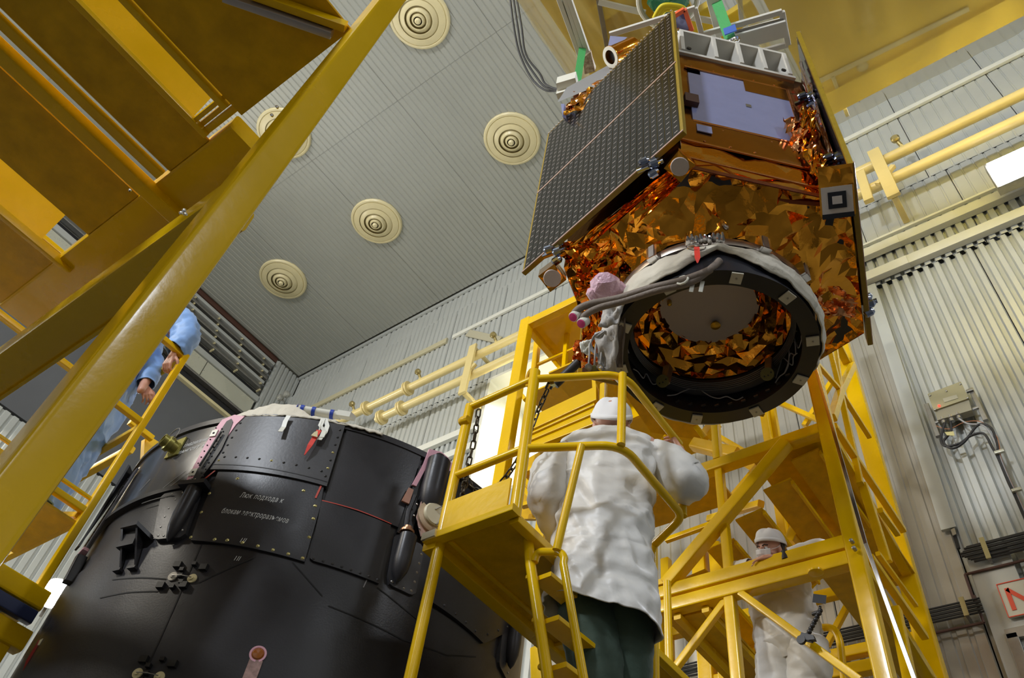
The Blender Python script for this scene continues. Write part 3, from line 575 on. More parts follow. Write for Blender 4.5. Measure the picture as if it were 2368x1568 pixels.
# inside of the ring: white disc, gold foil, gears and wires
MB().lathe(RC0+Vector((.02, -.04, 4.17)), Z, [(.0, 0), (.305, 0), (.305, .02), (0, .02)], 56, caps=False).build('inner_white_disc', WHITEP, sat)
def cone(a, b, d):
    r_ = .29+.20*b; ang = a; return RC0+Vector((.02*(1-b)+r_*math.cos(ang), -.04*(1-b)+r_*math.sin(ang), 4.165-.10*b+d))
foil('inner_foil', [(0, 0), (2*PI, 0), (2*PI, 1), (0, 1)], cone, .026, .15, FOIL, sat, seed=44)
GEAR = mat('olive_gear', (.20, .18, .06), .5, metal=.5)
for px, py in ((1533, 882), (1775, 866)):
    p = at(px, py, z=3.86); g = MB().lathe(p, Vector((.1, -.9, -.5)), [(.0, 0), (.042, 0), (.042, .012), (.0, .012)], 24, caps=False).build('gear_disc', GEAR, sat)
    for k in range(6): MB().lathe(p+Vector((.026*math.cos(k), .012*math.sin(k)*.5, .024*math.sin(k)))+Vector((.001, -.011, -.006)), Vector((.1, -.9, -.5)), [(.005, 0), (.005, .003)], 8).build('gear_hole', BLACKP, g)
    MB().bar(p+Vector((0, .03, .02)), p+Vector((.01, .06, .18)), .05).build('actuator', DSTEEL, sat)
GW = mat('grey_wire', (.4, .4, .42), .4)
rg = random.Random(3)
for k, a0 in enumerate((185, 200, 150, 95, 60, 40, 70, 20)):
    a = math.radians(a0); P = []
    for j in range(6): aa = a+.10*j*(1 if k % 2 else -1); P.append(RC0+Vector((math.cos(aa), math.sin(aa), 0))*(.53-.025*rg.random())+Z*(3.82+.04*j*rg.random()+.05))
    cable('inner_wire', P, .004, GW, sat, n=6)
ge = MB()
for k in range(10):
    a = math.radians(60+k*9); ge.box(RC0+Vector((math.cos(a), math.sin(a), 0))*.54+Z*3.87-Vector((.014, .006, .006)), RC0+Vector((math.cos(a), math.sin(a), 0))*.54+Z*3.87+Vector((.014, .006, .006)))
tag(ge.build('contact_strip', DSTEEL, sat), kind='stuff')
MB().lathe(at(1654, 747, z=4.16), -Z, [(.018, 0), (.018, .02), (.032, .022), (.032, .03), (.012, .035)], 12).build('central_fitting', mat('brass', (.45, .3, .06), .3, metal=.9), sat)
MB().lathe(at(1548, 697, z=4.16), -Z, [(.015, 0), (.015, .03), (.008, .035)], 12).build('side_fitting', mat('brass', (.45, .3, .06), .3, metal=.9), sat)
MB().bar(at(1458, 738, z=3.78), at(1522, 678, z=3.78), .014, .014).build('cream_rod', CREAM, sat)
# top of the satellite: white bracket truss
f, n, t = face(316.4, .85)
tr = thing('lifting_adapter', 'off white ribbed bracket frame bolted on top of the satellite', 'frame', f(0, 6.1))
MB().poly([f(-.47, 5.93, .02), f(.42, 5.93, .02), f(.42, 5.965, .02), f(-.47, 5.965, .02)], -n*.25).build('lower_rail', WHITEF, tr)
MB().poly([f(-.43, 6.36, .02), f(.40, 6.36, .02), f(.40, 6.395, .02), f(-.43, 6.395, .02)], -n*.25).build('upper_rail', WHITEF, tr)
for A in (-.42, -.17, .02, .20, .385):
    MB().poly([f(A-.012, 5.96, .015), f(A-.012, 6.37, .015), f(A-.012, 6.37, -.20), f(A-.012, 6.2, -.07), f(A-.012, 5.96, -.20)], t*.024).build('rib', WHITEF, tr)
    MB().bar(f(A, 5.97, .02), f(A, 6.36, .02), .03, .02, up=n).build('rib_flange', WHITEF, tr)
MB().poly([f(-.44, 5.96, -.20), f(.40, 5.96, -.20), f(.40, 6.37, -.20), f(-.44, 6.37, -.20)], -n*.01).build('web_plate', mat('shaded_web', (.26, .25, .22), .45), tr)  # web darkened: the shade inside the white frame is put into its colour
for A in (-.3, -.08, .1, .28): MB().lathe(f(A, 5.965, -.03), Z, [(.02, 0), (.02, .012), (.012, .012), (.012, .03)], 10).build('bolt', STEEL, tr)
for A in (-.38, .33): MB().lathe(f(A, 5.99, .03), n, [(.018, 0), (.018, .01)], 10).build('bolt', BLACKR, tr)
MB().poly([f(-.47, 5.86, .0), f(-.56, 5.86, -.1), f(-.56, 6.30, -.1), f(-.47, 6.30, .0)], -t*.12).build('side_bracket', WHITEF, tr)
# instruments on the top deck behind the left panel
MB().poly([at(1290, 236, z=6.33), at(1310, 205, z=6.6), at(1430, 140, z=6.75), at(1450, 170, z=6.4)], (0, 0, .02)).build('top_deck', mat('grey_deck', (.33, .34, .36), .35, metal=.3), sat)
crumple('deck_blanket', [at(1305, 250, z=6.2), at(1330, 215, z=6.45), at(1440, 155, z=6.45), at(1450, 200, z=6.1)], FOILC, 71, amp=.02, nu=12)
crumple('deck_blanket', [at(1302, 262, z=6.12), at(1316, 240, z=6.3), at(1370, 200, z=6.3), at(1370, 250, z=6.0)], FOIL, 72, amp=.015)
MB().poly([at(1297, 240, z=6.3), at(1305, 240, z=6.3), at(1310, 275, z=6.1), at(1301, 270, z=6.1)], (.0, .05, 0)).build('edge_mirror', RAD, sat)
p = at(1412, 132, z=6.62); ax = (facing(p)+Vector((-.9, -.1, .15))).normalized()
st = MB().lathe(p, ax, [(.085, -.26), (.085, -.02), (.09, -.01), (.09, .0), (.062, .0), (.06, -.04)], 32, caps=False).build('telescope_baffle', FOIL, sat)
MB().lathe(p, ax, [(.088, .0), (.088, .006), (.058, .006), (.058, 0)], 32, caps=False).build('white_rim', TRIMW, st); MB().lathe(p, ax, [(.06, -.03), (0, -.03)], 24, caps=False).build('dark_bore', BLACKP, st)
MB().poly([at(1405, 112, z=6.75), at(1411, 83, z=6.95), at(1452, 86, z=6.95), at(1437, 105, z=6.8)], (0, .02, 0)).build('hex_mirror', RAD, sat)
MB().poly([at(1433, 105, z=6.75), at(1450, 86, z=6.9), at(1490, 92, z=6.9), at(1450, 128, z=6.6)], (0, .02, 0)).build('gold_plate', mat('pale_gold', (.8, .55, .2), .25, metal=1.0), sat)
ORG = mat('orange_red_cover', (.85, .13, .03), .4)
q = [at(px, py, z=6.85) for px, py in ((1553, 40), (1583, 22), (1600, 70), (1565, 90))]
for a in range(4): MB().bar(q[a], q[(a+1) % 4], .035, .05).build('orange_frame_bar', ORG, sat)
MB().poly([q[0], q[1], q[2], q[3]], (0, .03, .0)).build('instrument_glass', RAD, sat)
MB().lathe(at(1565, 72, z=6.7), -Z-Y*.5, [(.02, 0), (.03, .02), (.02, .06)], 12).build('silver_lens', STEEL, sat)
for k in range(5): MB().tube([at(1567+k, 95+k*7, z=6.5-.08*k), at(1568+k, 100+k*7, z=6.46-.08*k)], .02, 8).build('connector', STEEL, sat)
# ---- cotton cover around the adapter, hoses, tags
cv = MB(); NA = 120
def cov(u, v):
    a = 2*PI*u; dg = math.degrees(a) % 360
    # lower hem: pulled up at the near side (towards the lens), hanging elsewhere
    pk = at(1665, 592, z=3.85)-RC0; pa = math.degrees(math.atan2(pk.y, pk.x)) % 360
    dd = abs((dg-pa+180) % 360-180); hem = 3.80-.03*math.sin(a*3+1)+.115*max(0, 1-dd/22.0)-.03*max(0, 1-abs((dg-215+180) % 360-180)/40)
    top = 3.985+.012*math.sin(a*9)+.008*math.sin(a*23)
    z_ = top+(hem-top)*v; r_ = .622+.016*math.sin(v*PI)+.05*v*(.3+.7*max(0, 1-abs((dg-225+180) % 360-180)/60))+.008*noise.noise(Vector((math.cos(a)*9, math.sin(a)*9, v*3)))*2
    if v > .92: r_ -= .012
    return RC0+Vector((r_*math.cos(a), r_*math.sin(a), z_))
cv.grid(cov, NA, 14)
cover = tag(cv.build('cloth_cover', CLOTH, None, 'all'), 'cream cotton cover tied around the black adapter ring under the satellite', 'cloth cover'); solid(cover, .008)
HOSE = mat('grey_brown_hose', (.20, .16, .13), .6, bump=.3, bscale=60)
hs = thing('hose_pair', 'two grey brown hoses with pink capped ends hanging below the adapter ring', 'hose', at(1500, 670, z=3.72))
cable('hose', [at(1664, 603, z=3.86), at(1640, 625, z=3.78), at(1580, 648, z=3.73), at(1500, 668, z=3.72), at(1430, 690, z=3.71), at(1370, 702, z=3.69), at(1338, 715, z=3.66), at(1322, 735, z=3.62)], .022, HOSE, hs, n=14)
cable('hose', [at(1655, 612, z=3.82), at(1600, 652, z=3.72), at(1520, 672, z=3.70), at(1440, 697, z=3.69), at(1385, 712, z=3.66), at(1352, 730, z=3.62), at(1342, 752, z=3.58)], .02, HOSE, hs, n=14)
PK = mat('pink_cap', (.75, .08, .30), .35)
for px, py, z_ in ((1326, 733, 3.61), (1345, 748, 3.57)):
    c_ = MB().lathe(at(px, py, z=z_), Vector((-.2, -.5, -1)), [(.03, -.05), (.03, .0), (.027, .005)], 16).build('hose_end', TRIMW, hs); MB().lathe(at(px, py, z=z_)+Vector((-.2, -.5, -1)).normalized()*.004, Vector((-.2, -.5, -1)), [(.024, 0), (.024, .006), (.006, .008)], 14).build('pink_plug', PK, hs)
for px, py in ((1578, 648), (1452, 686), (1403, 697), (1370, 703)):
    p = at(px, py, z=3.72); MB().tube([p+Vector((.032*math.cos(a), .014*math.cos(a)*.3, .032*math.sin(a)))+X*.0 for a in [k*PI/5 for k in range(10)]], .007, 8, closed=True).build('white_tie', TRIMW, hs)
for px in (1598, 1620): MB().poly([at(px, 650, z=3.74), at(px+9, 650, z=3.74), at(px+4, 675, z=3.66), at(px-5, 674, z=3.66)], (0, .004, 0)).build('tie_tail', TRIMW, hs)
PINKB = mat('pink_bubble_wrap', (.72, .45, .58), .25, bump=.8, bscale=45, spec=.8, var=.15, vscale=20)
pb = tag(lump('bubble_wrap_bundle', at(1400, 664, z=3.90), .085, .07, PINKB, 91, None, 160), 'pale pink bubble wrap bundle tied on the hose beside the gold foil', 'packing')
lump('wrap_fold', at(1428, 668, z=3.90), .05, .045, PINKB, 92, pb, 120); lump('wrap_fold', at(1380, 680, z=3.88), .055, .04, PINKB, 93, pb, 120)
wbag = thing('cable_bag', 'grey white cloth bag with cable connectors hanging left of the adapter ring', 'cable bag', at(1395, 790, z=3.75))
GB = mat('grey_white_cloth', (.50, .48, .45), .8, bump=.4, bscale=30)
def sheet(name, cs, m, parent, amp=.015, seed=1, n=10, th=.006):
    a, b, c, d = [Vector(p) for p in cs]; nn = (b-a).cross(d-a).normalized(); s0 = Vector((seed*3.1, seed*1.7, 0))
    mb = MB().grid(lambda u, v: a.lerp(b, u).lerp(d.lerp(c, u), v)+nn*amp*(noise.noise(Vector((u*3, v*3, 0))+s0)*1.6+.5*noise.noise(Vector((u*8, v*8, 3))+s0)), n, n)
    o = mb.build(name, m, parent, 'all'); return solid(o, th, 0)
sheet('cloth_flap', [at(1395, 705, z=3.80), at(1445, 700, z=3.80), at(1430, 745, z=3.68), at(1385, 760, z=3.66)], GB, wbag, .03, 1)
sheet('cloth_flap', [at(1375, 770, z=3.74), at(1430, 745, z=3.74), at(1425, 860, z=3.55), at(1390, 865, z=3.56)], GB, wbag, .03, 2)
sheet('cloth_flap', [at(1340, 790, z=3.74), at(1368, 785, z=3.74), at(1362, 822, z=3.68), at(1345, 815, z=3.68)], TRIMW, wbag, .02, 3)
sheet('cloth_flap', [at(1425, 740, z=3.78), at(1447, 735, z=3.78), at(1440, 850, z=3.6), at(1410, 850, z=3.6)], HOSE, wbag, .02, 4)
for k, (px, py) in enumerate(((1361, 848), (1374, 852), (1388, 848))):
    cable('connector_cable', [at(1400, 765, z=3.73), at(px+6, 790, z=3.7), at(px+2, 825, z=3.62), at(px, py, z=3.58)], .006, mat('grey_lead', (.42, .42, .42), .4), wbag)
    MB().lathe(at(px, py, z=3.58), at(px, py+8, z=3.5)-at(px, py, z=3.58), [(.008, -.04), (.016, -.02), (.016, 0), (.022, .004), (.022, .018), (.018, .02)], 14).build('connector_plug', (DSTEEL, GEAR, STEEL)[k], wbag)
for k in range(4): cable('loose_wire', [at(1405-k*4, 765, z=3.74), at(1375-k*3, 775+k*5, z=3.72), at(1368, 800+k*4, z=3.68), at(1385+k*5, 830, z=3.62)], .004, GW, wbag)
REDT = mat('red_ribbon', (.80, .05, .03), .6)
def ribbon(label, pts, wv, m=REDT, head=None):
    t = thing('warning_ribbon', label, 'ribbon', pts[0]); P = [Vector(p) for p in pts]; mb = MB(); wv = Vector(wv); vs = []
    for i, p in enumerate(P): s_ = 1 if i < len(P)-1 else .15; vs += [p-wv*s_, p+wv*s_]
    mb.add(vs, [(2*i, 2*i+1, 2*i+3, 2*i+2) for i in range(len(P)-1)]); solid(mb.build('ribbon', m, t, None), .004)
    if head: MB().tube([head, P[0]], .004, 6).build('cord', TRIMW, t)
    return t
ribbon('short red warning ribbon dangling from the rim of the adapter ring', [at(1611, 572, z=3.93), at(1612, 585, z=3.86), at(1613, 597, z=3.80), at(1613, 609, z=3.76)], Vector((.013, .008, 0)))
rr = thing('key_ring', 'steel split ring with cord above the red ribbon', 'ring', at(1613, 578, z=3.92)); pr_ = at(1613, 578, z=3.92); MB().tube([pr_+Vector((.045*math.cos(a), .03*math.cos(a), .03*math.sin(a)))-Y*.02 for a in [k*PI/8 for k in range(16)]], .004, 6, closed=True).build('ring', STEEL, rr)
# ================================================================ THE BLACK ROCKET STAGE
KC = Vector((-3.7134, 2.6293, 0)); KR = 1.25
KBLK = mat('matt_black_stage', (0.027, 0.026, 0.030), .36, var=.4, vscale=2.0, bump=.05, bscale=120, rvar=.10, spec=.32)
KGRY = mat('dark_grey_hatch', (0.050, 0.049, 0.053), .38, var=.3, vscale=4, bump=.05, bscale=60, spec=.35)
KGLS = mat('glossy_black_skirt', (0.026, 0.026, 0.031), .26, coat=.2, var=.3, bump=.05, bscale=12)
KDRK = mat('black_recess', (0.004, 0.004, 0.005), .5)
PINKP = mat('pink_primer', (0.78, 0.42, 0.52), .5, var=.08)
COPR = mat('copper_primer', (0.42, 0.20, 0.13), .45, var=.2)
PAINTW = mat('white_stencil', (.72, .74, .75), .6)
REDP = mat('red_stencil', (.50, .05, .03), .5)
BRASS = mat('brass_rivet', (.50, .45, .20), .3, metal=.9)
rk = thing('rocket_stage', 'large black cylindrical rocket stage with riveted hatches and white Cyrillic lettering', 'rocket', KC+Vector((0, 0, FLOOR)))
def kp(th, z, r=KR):
    a = math.radians(th); return KC+Vector((math.cos(a)*r, math.sin(a)*r, z))
def kn(th): a = math.radians(th); return Vector((math.cos(a), math.sin(a), 0))
def kt(th): a = math.radians(th); return Vector((-math.sin(a), math.cos(a), 0))
MB().lathe(KC, Z, [(1.24, FLOOR), (1.25, FLOOR+.02), (1.25, 2.0), (1.242, 2.0), (1.242, 2.76), (1.262, 2.765), (1.262, 2.80), (1.19, 2.80), (1.19, 2.3), (0, 2.3)], 180, caps=False).build('hull', KBLK, rk)
def cpatch(name, cs, r0, r1, m, parent=rk, n=20, rnd=0.0, smooth='angle'):
    """curved plate between four (theta, z) corners: bottom left, bottom right, top right, top left"""
    a, b, c, d = [Vector((q[0], q[1])) for q in cs]; P = [a, b, c, d]; out = []
    for i in range(4):
        p = P[i]; q = P[(i+1) % 4]
        if rnd > 0:
            k = Vector((1/(KR*PI/180), 1)); e = (q-p); L = math.hypot(e.x*KR*PI/180, e.y); f0 = rnd/L
            s = [f0+(1-2*f0)*j/n for j in range(n+1)]
        else: s = [j/n for j in range(n)]
        out += [p+e_ for e_ in [(q-p)*x for x in s]]
    # fan strips along theta: sample top and bottom boundaries
    th = sorted(set(round(o_.x, 4) for o_ in out)); t0, t1 = min(th), max(th)
    def zr(t):
        zs = []
        for i in range(len(out)):
            p = out[i]; q = out[(i+1) % len(out)]
            if min(p.x, q.x)-1e-6 <= t <= max(p.x, q.x)+1e-6:
                if abs(p.x-q.x) < 1e-6: zs += [p.y, q.y]
                else: zs.append(p.y+(q.y-p.y)*(t-p.x)/(q.x-p.x))
        return (min(zs), max(zs)) if zs else (0, 0)
    N = max(10, int((t1-t0)*1.2)); T = [t0+(t1-t0)*i/N for i in range(N+1)]
    if rnd > 0: T = sorted(set(T+[t0+(t1-t0)*x for x in (.02, .05, .95, .98)]))
    vs = []
    for t in T:
        lo, hi = zr(min(max(t, t0+1e-4), t1-1e-4)); vs += [kp(t, lo, r0), kp(t, lo, r1), kp(t, hi, r1), kp(t, hi, r0)]
    fs = []
    for i in range(len(T)-1):
        for j in range(4): fs.append((i*4+j, i*4+(j+1) % 4, (i+1)*4+(j+1) % 4, (i+1)*4+j))
    fs += [(0, 1, 2, 3), tuple(len(vs)-4+j for j in (3, 2, 1, 0))]
    return MB().add(vs, fs).build(name, m, parent, smooth)
def kline(name, q, m, w_=.005, r=KR, parent=rk, h=.002, n=14):
    """thin painted or scribed line through (theta, z) points"""
    P = []
    for (a, b) in zip(q[:-1], q[1:]): P += [(a[0]+(b[0]-a[0])*i/n, a[1]+(b[1]-a[1])*i/n) for i in range(n)]
    P.append(q[-1]); vs = []
    for i, (t, z_) in enumerate(P):
        a = P[max(0, i-1)]; b = P[min(len(P)-1, i+1)]; d = Vector(((b[0]-a[0])*KR*PI/180, b[1]-a[1])).normalized(); nx = Vector((-d.y, d.x))*w_/2
        for s_ in (-1, 1): vs.append(kp(t+s_*nx.x/(KR*PI/180), z_+s_*nx.y, r+h))
    return MB().add(vs, [(2*i, 2*i+1, 2*i+3, 2*i+2) for i in range(len(P)-1)]).build(name, m, parent, 'all')
RV = {}
def rivet(th, z_, r=KR, s=.008, m=None, parent=rk, name='rivet'):
    m = m or BRASS; key = (m.name, s); p = kp(th, z_, r); 
    if key not in RV:
        o = MB().lathe((0, 0, 0), Z, [(s, -.002), (s, .002), (s*.6, .005), (0, .006)], 10, caps=False).build(name, m, parent); RV[key] = o
    else:
        o = RV[key].copy(); o.name = name; col.objects.link(o); o.parent = parent
    o.location = p-wl(parent); o.rotation_euler = kn(th).to_track_quat('Z', 'Y').to_euler(); WL[o.name] = p; return o
hole = mat('rivet_hole', (.003, .003, .003), .6)
# hatches of the skirt
h1 = cpatch('upper_hatch', [(-68.2, 2.425), (-41.0, 2.385), (-41.8, 2.775), (-68.2, 2.775)], 1.242, 1.272, KGRY)
kline('hatch_fold', [(-68.0, 2.455), (-41.2, 2.41)], KDRK, .004, 1.272, h1)
for i in range(9): rivet(-66+i*2.85, 2.50-.0045*i, 1.272, .007, hole if i != 4 else BRASS, h1, 'hole')
for i in range(7): rivet(-42.6+.1*i, 2.74-i*.05, 1.272, .007, hole if i not in (3, 5) else BRASS, h1, 'hole')
for i in range(6): rivet(-66.3-.15*i, 2.73-i*.05, 1.272, .007, hole if i != 5 else BRASS, h1, 'hole')
h2 = cpatch('lettered_hatch', [(-65.0, 2.015), (-40.0, 1.975), (-41.2, 2.40), (-66.2, 2.43)], 1.242, 1.262, KBLK)
MB()
for th, z_ in ((-60.6, 2.37), (-45.4, 2.34), (-41.9, 2.27), (-41.3, 2.20), (-40.8, 2.10), (-65.6, 2.28), (-65.3, 2.17), (-64.8, 2.03), (-59.3, 2.02), (-56.6, 2.02), (-53.3, 2.015), (-50, 2.008), (-46.8, 2.0), (-43.6, 1.995), (-40.6, 1.99)): rivet(th, z_, 1.262, .0085, BRASS, h2)
h3 = cpatch('right_hatch', [(-39.2, 1.99), (-24.4, 1.985), (-24.9, 2.295), (-41.0, 2.305)], 1.242, 1.262, KBLK)
for i in range(8): rivet(-38.5+i*1.95, 2.0, 1.262, .007, KGRY, h3)
h4 = cpatch('upper_right_skin', [(-40.8, 2.31), (-23.2, 2.305), (-22.6, 2.765), (-41.3, 2.765)], 1.242, 1.256, KBLK)
kline('red_line', [(-41.0, 2.31), (-33, 2.312), (-25.2, 2.305)], REDP, .005, 1.257)
for a in (((-66.9, 2.42), (-69.3, 2.345)), ((-42.2, 2.385), (-42.4, 2.31))): kline('red_mark', a, REDP, .009, 1.264)
# left part of the skirt: glossy curved wall, ledge, riveted plate
cpatch('glossy_skirt_wall', [(-118, 2.33), (-72.6, 2.37), (-72.6, 2.76), (-118, 2.76)], 1.238, 1.250, KGLS)
cpatch('skirt_ledge', [(-120, 2.295), (-71.5, 2.325), (-71.5, 2.352), (-120, 2.322)], 1.24, 1.272, KBLK)
lp = cpatch('riveted_plate', [(-74.0, 2.03), (-66.3, 2.03), (-68.4, 2.315), (-79.0, 2.315)], 1.242, 1.264, KGRY, rnd=.02)
for th, z_ in ((-72.6, 2.30), (-73.6, 2.26), (-74.2, 2.21), (-74.0, 2.16), (-73.6, 2.10), (-73.0, 2.05), (-71.5, 2.045), (-67.6, 2.07), (-69.3, 2.05), (-75.5, 2.30), (-77, 2.29)): rivet(th, z_, 1.264, .006, DSTEEL, lp)
kline('plate_groove', [(-84, 2.285), (-76, 2.29), (-74.5, 2.285)], KDRK, .006, 1.266)
for i in range(14): rivet(-112+i*2.9, 2.338, 1.252, .006, hole, rk, 'hole')
for a, b in (((-80.5, 2.37), (-76.0, 2.46)), ((-78.2, 2.37), (-73.8, 2.46)), ((-90, 2.42), (-88, 2.48))): kline('scratch', [a, b], mat('pale_scratch', (.25, .25, .26), .5), .0035, 1.251)
# port nozzle on the glossy wall
pn = kn(-84); P_ = kp(-84.5, 2.66, 1.25); GRB = mat('green_brass', (.33, .30, .08), .35, metal=.7)
po = MB().lathe(P_, pn+Vector((-.25, -.2, .1)), [(.034, -.01), (.036, .03), (.044, .032), (.044, .055), (.034, .06), (.034, .085), (.028, .085), (.024, .04), (0, .04)], 18, caps=False).build('port_nozzle', GRB, rk)
MB().poly([kp(-86.5, 2.60, 1.252), kp(-82.0, 2.60, 1.252), kp(-82.0, 2.72, 1.252), kp(-86.5, 2.72, 1.252)], pn*.008).build('port_flange', GRB, rk)
MB().tube([P_+pn*.05+Vector((.05*math.cos(k*PI/6), 0, .05*math.sin(k*PI/6)+.05)) for k in range(12)], .0025, 6, closed=True).build('wire_loop', DSTEEL, rk)
# slots with pink primed frames
def slot(name, pts_out, pts_in, r, side):
    s_ = MB(); n = len(pts_out)
    vs = [kp(a, b, r) for a, b in pts_out]+[kp(a, b, r-.012) for a, b in pts_out]
    s_.add(vs, [tuple(range(n))]+[(i, (i+1) % n, n+(i+1) % n, n+i) for i in range(n)]); o = s_.build(name, PINKP, rk, None)
    m_ = len(pts_in); q = MB().add([kp(a, b, r+.002) for a, b in pts_in]+[kp(a, b, r-.002) for a, b in pts_in], [tuple(range(m_))]+[(i, (i+1) % m_, m_+(i+1) % m_, m_+i) for i in range(m_)]).build('opening', KDRK, o, None); return o
sl = slot('slot_frame', [(-72.9, 2.345), (-71.3, 2.335), (-70.6, 2.40), (-68.8, 2.52), (-67.2, 2.72), (-66.0, 2.775), (-69, 2.795), (-71.8, 2.77), (-72.6, 2.70), (-73.0, 2.6)], [(-71.2, 2.34), (-69.4, 2.345), (-68.2, 2.45), (-67.6, 2.55), (-67.8, 2.65), (-68.3, 2.74), (-69.2, 2.765), (-70.2, 2.75), (-70.8, 2.65), (-71.2, 2.52)], 1.276, 1)
for i in range(9): rivet(-71.9-.05*i, 2.39+i*.04, 1.277, .004, hole, sl, 'hole')
for z_ in (2.41, 2.67): MB().obox(kp(-72.0, z_, 1.279), kt(-72), Z, kn(-72), .018, .022, .002).build('steel_tab', TRIMW, sl); rivet(-72.0, z_, 1.281, .007, hole, sl, 'hole')
for i in range(16):
    rivet(-68.9-(i % 2)*.7-.05*i, 2.38+.021*i, 1.279, .005, KGRY, sl, 'bolt')
MB().tube([kp(-70.6, 2.44, 1.29), kp(-69.6, 2.66, 1.29)], .006, 8).build('linkage_rod', KBLK, sl)
MB().lathe(kp(-70.6, 2.335, 1.285), kt(-70)+Vector((0, 0, .4)), [(.016, -.02), (.02, -.01), (.02, .01), (.013, .012), (.013, .03)], 12).build('steel_knob', STEEL, sl)
MB().lathe(kp(-69.0, 2.325, 1.288), kn(-69), [(.014, 0), (.014, .012), (.006, .016)], 10).build('brass_bolt', BRASS, sl)
def pod(name, th, z1, z0, r, rr, m=KBLK, lip=True, parent=rk):
    c = kp(th, z1, r); o = MB().lathe(c, Vector((0, 0, -1)), [(0, 0), (rr, 0), (rr, (z1-z0)*.55), (rr*.85, (z1-z0)*.75), (rr*.4, (z1-z0)*.93), (0, (z1-z0))], 20, caps=False).build(name, m, parent)
    if lip: MB().obox(c, kt(th), kn(th), Z, rr*1.9, rr*1.1, .012).build('collar', m, o)
    return o
pod('fairing_pod', -69.3, 2.315, 2.0, 1.275, .038)
rp = cpatch('pod_plate', [(-22.8, 2.0), (-16.0, 2.0), (-16.5, 2.27), (-23.8, 2.27)], 1.242, 1.262, KGRY, rnd=.02)
pod('fairing_pod', -21.2, 2.26, 2.01, 1.285, .043, lip=False)
for th, z_ in ((-16.9, 2.22), (-16.9, 2.17), (-16.9, 2.12), (-16.9, 2.07), (-17.2, 2.02), (-19, 2.015), (-21.8, 2.02)): rivet(th, z_, 1.262, .007, DSTEEL, rp)
# right slot: pink crest, upper pod, copper plate with ivory cap
MB().poly([kp(-23.2, 2.56, 1.262), kp(-21.8, 2.72, 1.262), kp(-21.4, 2.82, 1.262), kp(-18.2, 2.84, 1.262), kp(-16.2, 2.83, 1.262), kp(-14.0, 2.80, 1.262), kp(-14.2, 2.72, 1.262), kp(-17.0, 2.76, 1.262), kp(-20.6, 2.74, 1.262), kp(-22.2, 2.56, 1.262)], kn(-18)*.012).build('pink_crest', PINKP, rk)
cpatch('slot_opening', [(-23.6, 2.27), (-20.3, 2.27), (-19.6, 2.70), (-22.4, 2.70)], 1.25, 1.266, KDRK)
MB().poly([kp(-24.6, 2.44, 1.268), kp(-22.8, 2.44, 1.268), kp(-22.6, 2.53, 1.268), kp(-23.8, 2.53, 1.268)], kn(-23)*.01).build('copper_lug', COPR, rk)
MB().tube([kp(-22.0, 2.50, 1.275), kp(-22.4, 2.40, 1.27), kp(-22.0, 2.30, 1.27)], .012, 10).build('link_arm', KBLK, rk)
MB().lathe(kp(-21.8, 2.27, 1.29), Z, [(.035, 0), (.035, .012), (.02, .02), (.02, .035)], 14).build('bronze_nut', mat('bronze_nut', (.35, .18, .1), .35, metal=.8), rk)
cp2 = pod('fairing_pod', -18.4, 2.76, 2.40, 1.285, .062, KBLK, lip=False)
cpatch('pod_base', [(-21.0, 2.46), (-12.2, 2.46), (-13.2, 2.74), (-20.0, 2.76)], 1.25, 1.282, KBLK, rnd=.03)
rivet(-19.0, 2.765, 1.30, .013, STEEL, rk, 'steel_eye')
MB().lathe(kp(-18.6, 2.77, 1.285), kn(-18.6), [(.034, 0), (.034, .02), (.02, .026), (0, .026)], 16, caps=False).build('pivot_boss', KBLK, rk)
pl_ = MB().poly([kp(-20.4, 2.49, 1.284), kp(-12.6, 2.47, 1.284), kp(-12.2, 2.30, 1.284), kp(-18.5, 2.29, 1.284), kp(-20.6, 2.38, 1.284)], kn(-17)*.01).build('copper_plate', mat('pink_copper_plate', (.55, .36, .30), .5, var=.12), rk)
MB().lathe(kp(-17.0, 2.415, 1.292), kn(-17), [(.085, 0), (.085, .012), (.066, .02), (0, .02)], 32, caps=False).build('copper_ring', mat('aged_ring', (.50, .38, .26), .4, metal=.4), rk)
cap_ = MB().lathe(kp(-17.1, 2.42, 1.31), kn(-17), [(.062, 0), (.062, .012), (.056, .018), (0, .018)], 32, caps=False).build('ivory_cap', mat('ivory_cap', (.66, .60, .42), .4, coat=.2), rk)
MB().tube([kp(-17.5, 2.44, 1.33), kp(-16.0, 2.475, 1.35), kp(-14.9, 2.42, 1.35), kp(-16.6, 2.36, 1.33)], .004, 6).build('locking_wire', DSTEEL, cap_)
for k in range(9):
    a = k*2*PI/9; rivet(-17.0+math.degrees(.10*math.cos(a)/KR), 2.41+.10*math.sin(a), 1.296, .0055, STEEL, rk)
